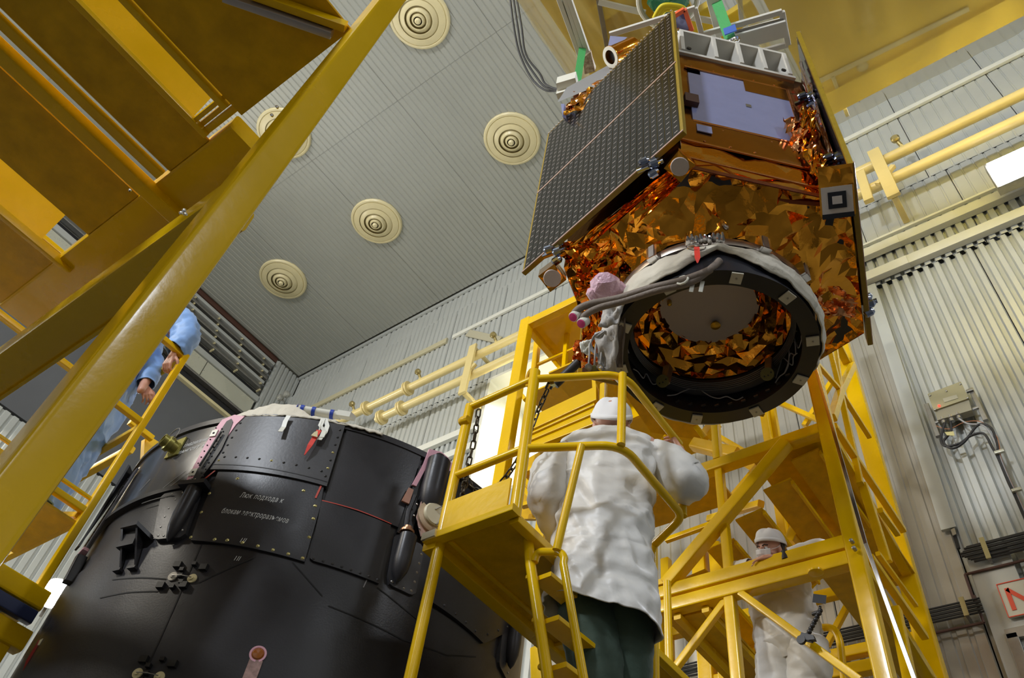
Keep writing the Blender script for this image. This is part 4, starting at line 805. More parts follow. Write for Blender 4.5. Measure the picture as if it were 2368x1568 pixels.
# lower skin right of the platform: angular apron, last pod, seam lines
ap_ = cpatch('angled_apron', [(-13.8, 2.02), (5.0, 2.0), (22.0, 2.32), (-12, 2.34)], 1.242, 1.264, KBLK)
for i in range(5): rivet(-12+i*3.4, 2.04-.004*i, 1.265, .007, KGRY, ap_)
for i in range(4): rivet(6+i*4.0, 2.06+i*.07, 1.265, .007, KGRY, ap_)
pod('fairing_pod', 16.5, 2.30, 2.0, 1.285, .04, lip=False); cpatch('pod_plate', [(12.5, 1.98), (18.5, 1.96), (18.5, 2.28), (12.0, 2.28)], 1.242, 1.262, KGRY, rnd=.02)
for z_ in (2.0, 2.08, 2.16): rivet(18, z_, 1.263, .006, DSTEEL)
SCR = mat('scribed_line', (.004, .004, .005), .7)
for q in ([(-62.0, 2.0), (-61.4, 1.7), (-60.9, 1.38), (-60.5, .9)], [(-58.8, 1.805), (-50, 1.952)], [(-42.3, 1.965), (-34.5, 1.845)], [(-32.8, 1.81), (-25, 1.80), (-16.4, 1.79), (-5, 1.83), (3.8, 1.92)], [(-66.0, 1.82), (-72, 1.835), (-80.4, 1.85)], [(-66.5, 1.76), (-74, 1.765), (-81.1, 1.76)], [(-24.4, 1.97), (-18, 1.93), (-12, 1.90)]): kline('seam_line', q, SCR, .006)
kline('pale_tick', [(-26.9, 1.99), (-27.2, 1.945)], mat('pale_tick', (.3, .3, .32), .5), .005)
# latches: white washer, black clips
def latch(th, z_):
    for k, (dt, dz) in enumerate(((0, 0), (4.4, -.008))):
        MB().lathe(kp(th+dt, z_+dz, KR), kn(th+dt), [(.021, 0), (.021, .006), (.009, .006), (.009, .014), (0, .014)], 18, caps=False).build('latch_washer', [mat('ivory_washer', (.62, .58, .5), .4)] if k == 0 and th < -64.5 else [CREAM], rk)
    for dt, dz in ((-1.4, -.048), (.1, .055), (3.5, -.045), (5.9, .045), (1.6, .03), (2.7, -.03), (1.3, -.055), (3.7, .06), (1.9, .0)):
        s_ = .017 if (dt, dz) in ((-1.4, -.048), (.1, .055), (3.5, -.045), (5.9, .045)) else .010
        MB().obox(kp(th+dt, z_+dz, KR+.008), kt(th), Z, kn(th), s_, s_*.8, .010).build('latch_clip', KDRK, rk)
    MB().tube([kp(th, z_, KR+.014), kp(th+2.2, z_-.003, KR+.02), kp(th+4.4, z_-.008, KR+.014)], .0022, 6).build('latch_wire', DSTEEL, rk)
latch(-64.8, 1.832); latch(-62.2, 1.395)
# box bracket on the left
bk = MB()
c1, c2, c3 = kp(-85.5, 2.12, 1.25), kp(-79.5, 2.14, 1.37), kp(-75, 2.10, 1.33); d_ = Vector((0, 0, -.05))
bk.poly([kp(-83.5, 2.09, 1.25), kp(-81.5, 2.10, 1.33), kp(-76.6, 2.09, 1.34), kp(-74.8, 2.06, 1.25)], (0, 0, -.02))
bk.poly([kp(-82.2, 2.08, 1.255), kp(-77.2, 2.08, 1.255), kp(-76.6, 1.99, 1.255), kp(-81.4, 1.99, 1.255)], kn(-79)*.05)
for th in (-82.0, -78.0): bk.poly([kp(th, 2.08, 1.25), kp(th+.5, 2.08, 1.325), kp(th+2.6, 1.90, 1.262), kp(th+2.4, 1.89, 1.25)], kt(th)*.012)
bk.build('box_bracket', KBLK, rk)
for th in (-79.3, -75.4): MB().obox(kp(th, 1.885, 1.262), kt(th), Z, kn(th), .022, .006, .012).build('bracket_foot', KBLK, rk)
# perforated strap and block on the left edge
MB().poly([kp(-104.0, 2.68, 1.26), kp(-101.5, 2.68, 1.30), kp(-101.5, 2.15, 1.30), kp(-104, 2.15, 1.30)], kn(-102)*.01).build('perforated_strap', KBLK, rk)
MB().bar(kp(-101.5, 2.66, 1.262), kp(-101.5, 2.14, 1.275), .09, .012, up=kn(-101.5)).build('perforated_strap', mat('slate_strap', (.06, .06, .075), .45), rk)
for k in range(9): rivet(-101.5, 2.60-k*.05, 1.272+.001*k, .006, hole, rk, 'hole')
MB().bar(kp(-101, 2.10, 1.27), kp(-101, 1.96, 1.26), .055, .05, up=kn(-104)).build('strap_end_block', KBLK, rk); MB().bar(kp(-101, 2.13, 1.275), kp(-101, 2.115, 1.275), .10, .03, up=kn(-104)).build('strap_clip', PINKP, rk)
# orange keyhole socket at the bottom
MB().lathe(kp(-42.3, 1.535, KR), kn(-42), [(.034, -.001), (.034, .004), (.026, .004), (.024, -.0)], 24, caps=False).build('socket_rim', PINKP, rk)
MB().lathe(kp(-42.3, 1.535, KR+.002), kn(-42), [(.026, 0), (.02, .006), (0, .008)], 20, caps=False).build('amber_socket', mat('amber_glass', (.35, .10, .01), .15, coat=1), rk)
cpatch('socket_slot', [(-43.4, 1.40), (-41.0, 1.40), (-41.0, 1.51), (-43.4, 1.51)], KR, KR+.004, mat('worn_primer', (.45, .28, .25), .5, var=.5, vscale=30), rk)
# lettering bent onto the hull
def ktext(body, th0, th1, z_, hgt, m=PAINTW, r=1.2625, slope=0.0, parent=None, shear=.25, name='lettering'):
    cu = D.curves.new(name, 'FONT'); cu.body = body; cu.size = 1; cu.shear = shear; cu.extrude = 0; cu.space_character = 1.12
    ob = D.objects.new(name, cu); col.objects.link(ob); dg = bpy.context.evaluated_depsgraph_get(); dg.update()
    me = D.meshes.new_from_object(ob.evaluated_get(dg)); col.objects.unlink(ob); D.objects.remove(ob)
    xs = [v.co.x for v in me.vertices]; x0, x1 = min(xs), max(xs)
    bm = bmesh.new(); bm.from_mesh(me); bmesh.ops.triangulate(bm, faces=bm.faces); bm.to_mesh(me); bm.free()
    for v in me.vertices:
        u = (v.co.x-x0)/(x1-x0); v.co = kp(th0+(th1-th0)*u, z_+slope*u+v.co.y*hgt, r)
    me.materials.clear(); return link_mesh(name, me, m, parent or rk)
ktext('Люк подхода к', -58.2, -48.6, 2.258, .042, slope=-.008, parent=h2)
ktext('блокам электроразъемов', -60.6, -46.0, 2.165, .042, slope=-.018, parent=h2)
ktext('1II', -53.9, -52.7, 2.015, .034, parent=h2); ktext('1II', -53.7, -52.5, 1.928, .034, r=1.252)
ktext('ГЛАВДАВЛЕНИЕ', -81.5, -74.2, 2.645, .028, r=1.2515, slope=.01); ktext('ШПАНГОУТ  N', -83.4, -74.0, 2.60, .028, r=1.2515, slope=.012)
# ---- things lying on the rim and hanging from it
def rimq(px, py, dr=0.0, dz=0.0):
    p = at(px, py, z=2.81+dz); d = p-KC; d.z = 0; return p
cot = MB(); NQ = 60
def rimcloth(u, v):
    th = -70.5+(-22.0+70.5-11)*u; d = noise.noise(Vector((u*9, v*2, 1)))
    env = max(0.0, math.sin(min(1, u*1.9)*PI))**.6 if u < .53 else .12
    r_ = 1.275-.20*v+.006*d; z_ = 2.80+(.012 if v < .15 else .02+.15*env*math.sin(min(1, v*1.6)*PI*.5))+.018*d*env+(-.03 if v == 0 else 0)+.012*noise.noise(Vector((u*30, v*5, 2)))
    return kp(th, z_, r_)
cot.grid(rimcloth, NQ, 10); rc = tag(cot.build('rim_cloth', CLOTH, None, 'all'), 'crumpled cream cloth strip lying along the top rim of the black rocket stage', 'cloth'); solid(rc, .006)
tt_ = thing('taped_tube', 'white rolled tube with blue tape bands lying on the rocket rim', 'tube', kp(-48, 2.87, 1.2))
a_, b_ = at(690, 946, z=2.90), at(790, 962, z=2.90)
MB().tube([a_, b_], .022, 14).build('white_tube', TRIMW, tt_); BLT = mat('blue_tape', (.02, .06, .42), .4)
for s_ in (.06, .32, .74): MB().tube([a_.lerp(b_, s_), a_.lerp(b_, s_+.08)], .026, 14).build('blue_band', BLT, tt_)
MB().tube([a_.lerp(b_, -.06), a_.lerp(b_, -.01)], [.012, .03], 12).build('blue_end', BLT, tt_)
MB().obox(b_+Vector((.04, 0, -.015)), (b_-a_).normalized(), Z, Y, .035, .018, .02).build('paper_box', TRIMW, tt_)
def tie(label, pts, w_=.012, m=TRIMW):
    t = thing('cloth_tie', label, 'tie', pts[0], group='white ties hanging from the rim cloth'); P = [Vector(p) for p in pts]; vs = []
    for i, p in enumerate(P): tn = kt(-55); vs += [p-tn*w_, p+tn*w_]
    solid(MB().add(vs, [(2*i, 2*i+1, 2*i+3, 2*i+2) for i in range(len(P)-1)]).build('tape', m, t, None), .003); return t
def kq(px, py, r=1.29):
    w_ = ray(px, py); a = w_.x**2+w_.y**2; b = -(w_.x*KC.x+w_.y*KC.y); c = KC.x**2+KC.y**2-r*r; s = (-b-math.sqrt(max(0, b*b-a*c)))/a; return w_*s
tie('short white tie hanging alone under the middle of the rim cloth', [kq(668, 962), kq(660, 975), kq(656, 988), kq(648, 999, 1.3)])
tie('twisted white tie hanging above the red ribbon on the rocket', [kq(748, 968), kq(741, 985), kq(750, 997), kq(744, 1012, 1.3)]); 
tie('longer white tie curling beside the red ribbon on the rocket', [kq(752, 968), kq(757, 985), kq(752, 1000), kq(738, 1018, 1.3)])
ribbon('long red warning ribbon lying against the black rocket hatch', [kq(738, 996, 1.29), kq(728, 1012, 1.30), kq(717, 1030, 1.30), kq(704, 1053, 1.29)], kt(-45)*.012, head=kq(745, 975))
MB().poly([kq(735, 997, 1.31), kq(727, 1000, 1.31), kq(719, 1008, 1.31), kq(734, 1012, 1.31)], kn(-45)*.004).build('cream_tab', CREAM, D.objects['warning_ribbon.001'])
pr0 = at(112, 1472, h=4.0)
ribbon('dark red warning ribbon hanging by the far left edge of the rocket', [at(99, 1482, h=4.1), at(88, 1500, h=4.1), at(70, 1530, h=4.1), at(52, 1562, h=4.1)], Vector((.016, .01, 0)), m=mat('dark_red_ribbon', (.28, .01, .01), .6), head=at(118, 1462, h=4.1))
MB().poly([at(104, 1474, h=4.09), at(92, 1480, h=4.09), at(86, 1492, h=4.09), at(101, 1495, h=4.09)], (.005, 0, 0)).build('cream_tab', CREAM, D.objects['warning_ribbon.002'])
# ================================================================ THE SERVICE PLATFORM WITH LADDER NEXT TO THE ROCKET
def tubes(name, runs, r, m, parent, n=12):
    for q in runs: MB().tube(q, r, n).build(name, m, parent)
def bend(p, q, s, r=.07, k=6):
    """rounded corner at q between p and s"""
    p, q, s = Vector(p), Vector(q), Vector(s); a = q+(p-q).normalized()*r; b = q+(s-q).normalized()*r
    return [(a*(1-t)*(1-t)+q*2*t*(1-t)+b*t*t) for t in [i/k for i in range(k+1)]]
pf = thing('service_platform', 'narrow yellow service platform with tubular railings and ladder beside the rocket', 'platform', (-1.95, 2.6, FLOOR))
XA, XB, PYF, ZD = -2.14, -1.75, 2.02, 2.0
A1, B1 = Vector((XA, PYF, 2.81)), Vector((XB, PYF, 2.81)); C1 = Vector((-1.37, 2.20, 2.81)); D1 = Vector((-1.375, 2.74, 2.81)); E1 = Vector((-1.60, 2.87, 2.37))
MB().tube([(XA, PYF, FLOOR), (XA, PYF, 2.82)], .024, 14).build('post', YEL, pf); MB().tube([(XB, PYF, ZD), (XB, PYF, 2.86)], .026, 14).build('post', YEL, pf)
for z_ in (2.37, 2.81): MB().tube([(XA, PYF, z_), (XB, PYF, z_)], .019, 12).build('rail', YEL, pf)
MB().tube([B1]+bend(B1, C1, D1, .10)+[D1], .019, 12).build('rail', YEL, pf)
m1, m2, m3 = [Vector((p.x, p.y, 2.37)) for p in (B1, C1, D1)]
MB().tube([m1]+bend(m1, m2, m3, .10)+bend(m2, m3, E1, .06)+[E1], .019, 12).build('rail', YEL, pf)
MB().tube([E1, (E1.x-.02, E1.y, FLOOR)], .019, 12).build('post', YEL, pf)
MB().tube([(C1.x-.005, C1.y, 2.81), (C1.x-.005, C1.y, 2.37)], .019, 12).build('baluster', YEL, pf); MB().tube([(D1.x, D1.y, 2.79), (D1.x, D1.y, 2.37)], .019, 12).build('baluster', YEL, pf)
MB().tube([at(1345, 1030, z=2.36), at(1287, 1272, y=2.14)], .017, 12).build('strut', YEL, pf)
# lifting eye on the post
ey = at(1224, 880, y=2.02); ring = [ey+Vector((.022*math.cos(a), -.005*math.cos(a), .055*math.sin(a)+.02)) for a in [k*PI/9 for k in range(18)]]
MB().tube(ring, .008, 8, closed=True).build('lifting_eye', YELW, pf); MB().poly([(XB-.02, PYF-.02, 2.87), (XB+.012, PYF-.02, 2.87), (XB-.01, PYF-.02, 2.76)], (0, .012, 0)).build('eye_plate', YELW, pf)
MB().lathe((XA, PYF-.02, 2.70), X, [(.02, -.02), (.026, 0), (.02, .03)], 10).build('hook_lug', YELW, pf)
# deck: plate, front toe board, side channels
MB().box((XA-.03, PYF-.03, ZD), (XB+.02, 4.1, ZD+.012)).build('deck_plate', YELW, pf)
MB().box((XA+.03, PYF-.035, ZD+.0), (XB-.02, PYF-.025, ZD+.19)).build('toe_board', YEL, pf)
MB().bar((XA-.05, PYF-.03, ZD+.01), (XB+.03, PYF-.03, ZD+.01), .05, .035).build('front_channel', YEL, pf)
MB().bar((XA-.03, PYF-.03, ZD-.01), (XA-.03, 4.1, ZD-.01), .07, .05).build('side_channel', YEL, pf); MB().bar((XB+.0, PYF, ZD-.005), (XB+.0, 4.1, ZD-.005), .045, .04).build('side_channel', YEL, pf)
MB().bar((XA+.06, PYF, ZD-.006), (XA+.06, 4.1, ZD-.006), .02, .012).build('stiffener', YEL, pf); MB().bar((XA, 2.9, ZD-.01), (XB, 2.9, ZD-.01), .05, .02).build('stiffener', YEL, pf)
MB().box((XA-.05, PYF-.065, ZD-.005), (XA+.025, PYF-.02, ZD+.03)).build('corner_foot', mat('bare_metal_corner', (.75, .70, .55), .15, metal=.6, coat=.8), pf)
for z_ in (.6,): MB().tube([(XA, 4.0, FLOOR), (XA, 4.0, 3.0)], .024, 12).build('post', YEL, pf); MB().tube([(XB, 4.0, FLOOR), (XB, 4.0, 2.0)], .024, 12).build('post', YEL, pf)
# ladder
LY = 2.16
r0a, r0b = at(1238, 1295, y=LY), at(1285, 1640, y=LY); r1a, r1b = at(1303, 1305, y=LY), at(1362, 1640, y=LY); tp0 = at(1250, 1278, y=LY); tp1 = at(1292, 1276, y=LY)
dn0 = (r0b-r0a).normalized(); dn1 = (r1b-r1a).normalized()
lp0, lp1 = Vector((r0a.x-.0, r0a.y, ZD+.02)), None
MB().tube([at(1222, 1250, y=LY), at(1226, 1300, y=LY), r0b+Vector((-.012, 0, 0)), r0b+dn0*1.2], .021, 12).build('ladder_rail', YEL, pf)
MB().tube([at(1236, 1300, y=LY)]+bend(at(1236, 1300, y=LY), at(1242, 1276, y=LY), tp1, .03)+bend(tp0, at(1302, 1275, y=LY), r1b, .04)+[r1a, r1b, r1b+dn1*1.2], .016, 12).build('ladder_rail', YEL, pf)
for k, (px, py) in enumerate(((1232, 1332), (1247, 1432), (1262, 1540))):
    q = at(px, py, y=LY); 
    MB().bar(q+Vector((.03, .02, 0)), q+Vector((.05, .34, 0)), .09, .02).build('rung', YEL, pf); MB().lathe(q+Vector((-.03, 0, 0)), X, [(.008, 0), (.012, .006), (.012, .014), (.006, .02)], 8).build('rung_stud', YELW, pf)
for k in range(3, 7): MB().bar((-1.66+.02*k, LY+.02, 1.5-.3*(k-2)), (-1.60+.02*k, LY+.34, 1.5-.3*(k-2)), .09, .02).build('rung', YEL, pf)
# safety chain of steel links
CHS = mat('oily_chain', (.10, .085, .06), .35, metal=.9, var=.3, vscale=30)
def chain(label, pts, parent_name='safety_chain', pitch=.036):
    t = thing(parent_name, label, 'chain', pts[0]); P = [Vector(p) for p in pts]; fine = []
    for i in range(len(P)-1):
        a = P[max(0, i-1)]; b = P[i]; c = P[i+1]; d = P[min(len(P)-1, i+2)]
        for k in range(20): s = k/20; fine.append(.5*((2*b)+(c-a)*s+(2*a-5*b+4*c-d)*s*s+(3*b-a-3*c+d)*s**3))
    fine.append(P[-1]); out = [fine[0]]
    for q in fine:
        if (q-out[-1]).length >= pitch: out.append(q)
    base = None
    L_, Wd = pitch*.86, pitch*.30; lk = []
    for k in range(16):
        a = k*PI/8; lk.append((Wd*math.cos(a)*1.0, 0, (L_-Wd)*(1 if math.sin(a) > 0 else -1)*.62+Wd*math.sin(a)*1.0))
    for i in range(len(out)-1):
        c = (out[i]+out[i+1])/2; d = (out[i+1]-out[i]).normalized()
        if base is None: o = MB().tube(lk, pitch*.12, 6, closed=True).build('link', CHS, t, 'all'); base = o
        else: o = base.copy(); o.name = 'link'; col.objects.link(o); o.parent = t
        o.location = c-wl(t); q = d.to_track_quat('Z', 'Y'); q = q @ Matrix.Rotation(PI/2*(i % 2)+.3, 3, 'Z').to_quaternion(); o.rotation_mode = 'QUATERNION'; o.rotation_quaternion = q
    return t
cy = 2.03
chain('dark steel safety chain slung across the platform entrance between the two posts', [at(1107, 948, y=cy), at(1096, 1020, y=cy+.05), at(1080, 1090, y=cy+.08), at(1086, 1118, y=cy+.1), at(1112, 1139, y=cy+.12), at(1150, 1124, y=cy+.12), at(1187, 1080, y=cy+.1), at(1214, 1030, y=cy+.09), at(1240, 960, y=cy+.08), at(1260, 915, y=cy+.06), at(1270, 893, z=2.79)])
chain('loose dark steel chain tail hanging in a bunch along the front platform post', [at(1078, 1092, y=cy+.09), at(1072, 1130, y=cy+.07), at(1062, 1160, y=cy+.06), at(1052, 1195, y=cy+.05), at(1062, 1178, y=cy+.04), at(1073, 1130, y=cy+.03), at(1079, 1100, y=cy+.07)])
hk = thing('chain_hook', 'black and brass chain hook clipped to the top railing', 'hook', at(1275, 890, z=2.79)); 
MB().tube([at(1262, 898, z=2.79), at(1268, 886, z=2.80), at(1280, 888, z=2.79), at(1272, 900, z=2.77)], .007, 8).build('hook_wire', BLACKR, hk); MB().bar(at(1272, 880, z=2.82), at(1280, 892, z=2.78), .02).build('hook_shackle', BRASS, hk)
# ================================================================ THE YELLOW SCAFFOLD TOWER BEHIND THE SATELLITE
tw = thing('scaffold_tower', 'tall yellow scaffold tower with cross braces and decks behind the satellite', 'scaffold', (-1.8, 5.2, FLOOR))
TY, TR = 4.33, 6.2
def V(x, y, z): return Vector((x, y, z))
def beam(name, a, b, w_, d=None, parent=tw, up=(0, 0, 1), m=YEL): return MB().bar(a, b, w_, d, up).build(name, m, parent)
XR, XL = -1.06, -2.40
beam('column', V(XR, TY, FLOOR), V(XR, TY, 7.2), .10); beam('column', V(XL, TY, FLOOR), V(XL, TY, 3.0), .09)
beam('column', V(-1.17, TR, FLOOR), V(-1.17, TR, 7.6), .15, .12)
beam('column', V(-2.95, TR, FLOOR), V(-2.95, TR, 4.9), .14); beam('column', V(-2.78, TR, FLOOR), V(-2.78, TR, 4.9), .12)
beam('column', V(-3.32, TR, FLOOR), V(-3.32, TR, 4.9), .09); beam('column', V(-3.48, TR, FLOOR), V(-3.48, TR, 4.9), .07)
for z0 in (3.155, 3.045): beam('cross_beam', V(XL-.04, TY, z0), V(XR-.045, TY, z0), .095, .098)
beam('cross_beam', V(XL-.1, TY, 4.09), V(XR-.045, TY, 4.09), .095, .095)
beam('middle_post', V(-1.875, TY, FLOOR), V(-1.875, TY, 3.0), .07); beam('middle_post', V(-1.865, TY, 3.2), V(-1.865, TY, 4.05), .06); beam('middle_post', V(-1.86, TY-.02, 4.13), V(-1.84, TY, 5.4), .06)
beam('diagonal', V(-2.30, TY-.03, 3.2), V(-1.34, TY-.03, 4.06), .09, .09); MB().box((-2.38, TY-.06, 3.20), (-2.24, TY+.02, 3.24)).build('foot_plate', YEL, tw)
# lower cross braces between the beams
beam('brace', at(1690, 1375, y=TY), at(1545, 1568, y=TY), .045); beam('brace', at(1545, 1568, y=TY), at(1450, 1700, y=TY), .045)
beam('brace', at(1713, 1372, y=TY-.02), at(1990, 1575, y=TY-.02), .045)
MB().lathe(at(1886, 1321, y=TY-.06), -Z, [(.045, 0), (.045, .012), (.03, .02)], 18).build('round_boss', YEL, tw)
beam('brace', at(1995, 1335, y=TR), at(1912, 1492, y=TR), .05)
beam('brace', at(1718, 1420, y=TR), at(1760, 1458, y=TR), .05)
for (a, b) in (((1668, 1478), (1757, 1455)), ((1672, 1502), (1765, 1480))): beam('rear_rail', at(*a, y=TR), at(*b, y=TR), .05)
beam('rear_rail', V(-3.3, TR, at(2000, 1503, y=TR).z), V(-1.15, TR, at(2000, 1503, y=TR).z), .09); beam('rear_rail', V(-3.3, TR, at(2000, 1545, y=TR).z), V(-1.15, TR, at(2000, 1545, y=TR).z), .10)
q = [at(1895, 1452, y=5.7), at(1928, 1450, y=5.7), at(1942, 1480, y=5.7), at(1960, 1640, y=5.7)]; MB().tube([q[0]]+bend(q[0], q[1], q[2], .06)+bend(q[1], q[2], q[3], .05)+[q[3]], .028, 12).build('ladder_hoop', YEL, tw)
# right face braces (x = XR)
xr = XR+.02
J = at(1943, 905, x=xr)
for a, b, w_ in (((1905, 750), (1943, 905), .04), ((1925, 745), (1945, 905), .035), ((1972, 845), (1943, 905), .06), ((1943, 905), (1924, 968), .06), ((1943, 905), (1990, 1120), .045), ((1943, 905), (2010, 1010), .04), ((1928, 985), (2088, 1226), .05), ((1995, 1120), (2052, 1300), .06), ((2012, 1290), (2138, 1472), .05), ((2030, 1280), (2118, 1400), .03), ((2070, 1410), (2110, 1600), .07), ((2035, 1180), (2075, 1235), .04), ((1888, 840), (1945, 905), .035)):
    beam('side_brace', at(*a, x=xr), at(*b, x=xr), w_, w_)
MB().lathe(J-X*.0, X, [(.04, 0), (.04, .02)], 12).build('node_plate', YEL, tw)
for z_ in (4.09, 3.05, 6.6): beam('side_beam', V(XR-.01, TY+.05, z_), V(XR-.1, TR-.06, z_), .08)
beam('rear_beam', V(-3.4, TR, 4.09), V(-1.15, TR, 4.09), .09)
# decks (seen from below)
def deck(x0, y0, x1, y1, z_, name='deck', parent=tw, m=YELW, t=.02):
    o = MB().box((x0, y0, z_), (x1, y1, z_+t)).build(name, m, parent); return o
deck(-1.62, TY+.05, XR-.04, TR, 4.06); deck(-2.62, TY+.05, -1.92, 4.72, 4.06)
deck(-1.30, TY+.05, XR-.04, TR, 3.02); deck(XL+.05, TY+.05, -2.02, TR-.1, 2.99)
beam('deck_stiffener', V(-2.25, TY, 2.97), V(-2.25, TR-.1, 2.97), .05, .04); beam('deck_stiffener', V(-2.05, TY, 2.97), V(-2.05, TR-.1, 2.97), .05, .04)
# stair flight inside the tower: treads with gaps
st_ = thing('stair_flight', 'yellow stair flight with plate treads climbing inside the scaffold tower', 'stairs', (-1.8, 4.9, 3.2))
for i in range(5):
    x0 = -2.26+i*.225; z0 = 3.27+i*.175
    MB().poly([V(x0, TY+.06, z0), V(x0+.20, TY+.06, z0+.03), V(x0+.20, 5.35, z0+.03), V(x0, 5.35, z0)], (0, 0, .012)).build('tread', YELW, st_)
    MB().bar(V(x0+.2, TY+.08, z0+.015), V(x0+.2, 5.33, z0+.015), .02, .035).build('tread_nosing', YEL, st_)
beam('stringer', V(-2.35, 5.38, 3.2), V(-1.25, 5.38, 4.06), .05, .12, st_)
beam('bracket_arm', at(1830, 1258, y=5.0), at(1880, 1145, y=5.0), .12, .08, st_); beam('bracket_arm', at(1760, 1165, y=5.2), at(1640, 1200, y=5.6), .06, .06, st_)
beam('link_bar', at(1690, 1155, y=4.9), at(1765, 1065, y=4.9), .05, .05, st_); MB().poly([at(1715, 1075, y=5.0), at(1742, 1067, y=5.0), at(1775, 1085, y=5.0), at(1755, 1100, y=5.0)], (0, .02, .0)).build('gusset', YEL, st_)
MB().poly([at(1808, 1095, y=5.3), at(1835, 1106, y=5.3), at(1862, 1150, y=5.3), at(1850, 1150, y=5.3)], (0, .02, .0)).build('gusset', YEL, st_)
beam('handrail', at(1540, 1250, y=5.9), at(1665, 1205, y=5.9), .05, .05, st_)
# upper parts behind the man's head
for a, b, w_, y_ in (((1542, 1015), (1575, 965), .06, 4.9), ((1600, 975), (1632, 1015), .05, 4.9), ((1605, 1028), (1705, 1052), .10, 4.7), ((1630, 1012), (1655, 978), .10, 5.2), ((1645, 1000), (1722, 1045), .05, 5.6), ((1540, 1018), (1480, 1085), .06, 4.9), ((1788, 925), (1912, 980), .05, 5.9), ((1860, 985), (1925, 880), .05, 6.0), ((1700, 1050), (1770, 1058), .04, 5.8)):
    beam('upper_brace', at(*a, y=y_), at(*b, y=y_), w_)
for px, y_ in ((1778, 5.6), (1797, 5.7)):
    p = at(px, 1020, y=y_); beam('upper_post', V(p.x, y_, 4.1), V(p.x, y_, 6.8), .075)
MB().poly([at(1440, 905, z=5.15), at(1505, 1000, z=5.15), at(1632, 1020, z=5.15), at(1600, 965, z=5.15), at(1480, 880, z=5.15)], (0, 0, .02)).build('upper_deck', YELW, tw)
MB().poly([at(1420, 950, y=4.6), at(1480, 925, y=4.6), at(1480, 960, y=4.6), at(1420, 985, y=4.6)], (0, .03, 0)).build('edge_plate', YEL, tw)
# ---- the cabin like left bay
cb_ = thing('scaffold_bay', 'yellow scaffold bay with sliding decks seen behind the chain and the railing post', 'scaffold', (-3.4, 4.9, FLOOR))
CY = 4.32
xp = at(1190, 920, y=CY).x
beam('corner_post', V(xp, CY, FLOOR), V(xp, CY, 7.08), .13, .10, cb_)
ztop = at(1280, 722, y=CY).z; xe = at(1380, 690, y=CY).x
beam('top_beam', V(xp+.06, CY, 7.0), V(-2.0, CY, 7.0), .09, .12, cb_)
deck(xp, CY, -2.3, 5.9, 7.06, 'roof_deck', cb_, YEL)
beam('side_beam', V(xp, CY+.06, 7.0), V(xp, 5.9, 7.0), .08, .08, cb_); beam('corner_post', V(xp, 5.9, FLOOR), V(xp, 5.9, 7.08), .10, .10, cb_)
beam('inner_post', at(1243, 790, y=4.7), at(1222, 1000, y=4.7), .07, .06, cb_)
beam('inner_rail', at(1243, 792, y=4.7), at(1335, 752, y=4.7), .05, .05, cb_); beam('inner_rail', at(1240, 845, y=4.7), at(1330, 805, y=4.7), .03, .03, cb_)
beam('inner_brace', at(1248, 795, y=4.9), at(1305, 865, y=4.9), .04, .04, cb_); beam('inner_post', at(1312, 765, y=4.7), at(1305, 850, y=4.7), .05, .05, cb_)
beam('inner_brace', at(1192, 895, y=5.2), at(1215, 925, y=5.2), .05, .05, cb_)
deck(-3.9, CY+.1, -2.9, 5.7, 5.95, 'bright_deck', cb_, YEL)
# stack of sliding deck beams
for k, ((a, b), (c, d), w_, h_) in enumerate((((1225, 985), (1382, 912), .05, .17), ((1228, 1003), (1378, 935), .05, .06), ((1222, 1017), (1392, 945), .05, .09), ((1214, 1036), (1402, 962), .05, .12))):
    yy = 3.95+k*.02; beam('sliding_deck_edge', at(a, b, y=yy), at(c, d, y=yy), w_, h_, cb_)
MB().poly([at(1225, 985, y=4.05), at(1390, 915, y=4.05), at(1400, 962, y=4.05), at(1214, 1040, y=4.05)], (0, .05, 0)).build('rubber_seal', RUST, cb_)
beam('end_post', at(1396, 890, y=3.97), at(1394, 960, y=3.97), .05, .05, cb_)
beam('end_post', at(1375, 880, y=4.1), at(1378, 920, y=4.1), .04, .04, cb_)
for a, b in (((1280, 895), (1300, 935)), ((1305, 890), (1325, 925)), ((1322, 880), (1318, 925)), ((1298, 885), (1294, 930))): beam('lattice_bar', at(*a, y=4.8), at(*b, y=4.8), .03, .03, cb_)
deck(-3.3, 4.0, -2.5, 5.6, 5.55, 'mid_deck', cb_, YEL)
MB().poly([at(1220, 1060, y=4.2), at(1300, 1015, y=4.2), at(1300, 1200, y=4.2), at(1200, 1200, y=4.2)], (0, .03, 0)).build('side_plate', YELW, cb_)
beam('low_rail', at(1205, 1095, y=4.15), at(1300, 1060, y=4.15), .05, .05, cb_)
for a, b in (((1210, 1105), (1250, 1150)), ((1208, 1125), (1240, 1165)), ((1208, 1170), (1245, 1160))): beam('lattice_bar', at(*a, y=4.1), at(*b, y=4.1), .05, .04, cb_)
beam('low_post', at(1262, 1170, y=4.15), at(1245, 1290, y=4.15), .10, .08, cb_); beam('low_post', at(1300, 1180, y=4.15), at(1295, 1280, y=4.15), .06, .06, cb_)
beam('low_post', at(1245, 1500, y=4.2), at(1250, 1640, y=4.2), .10, .08, cb_)
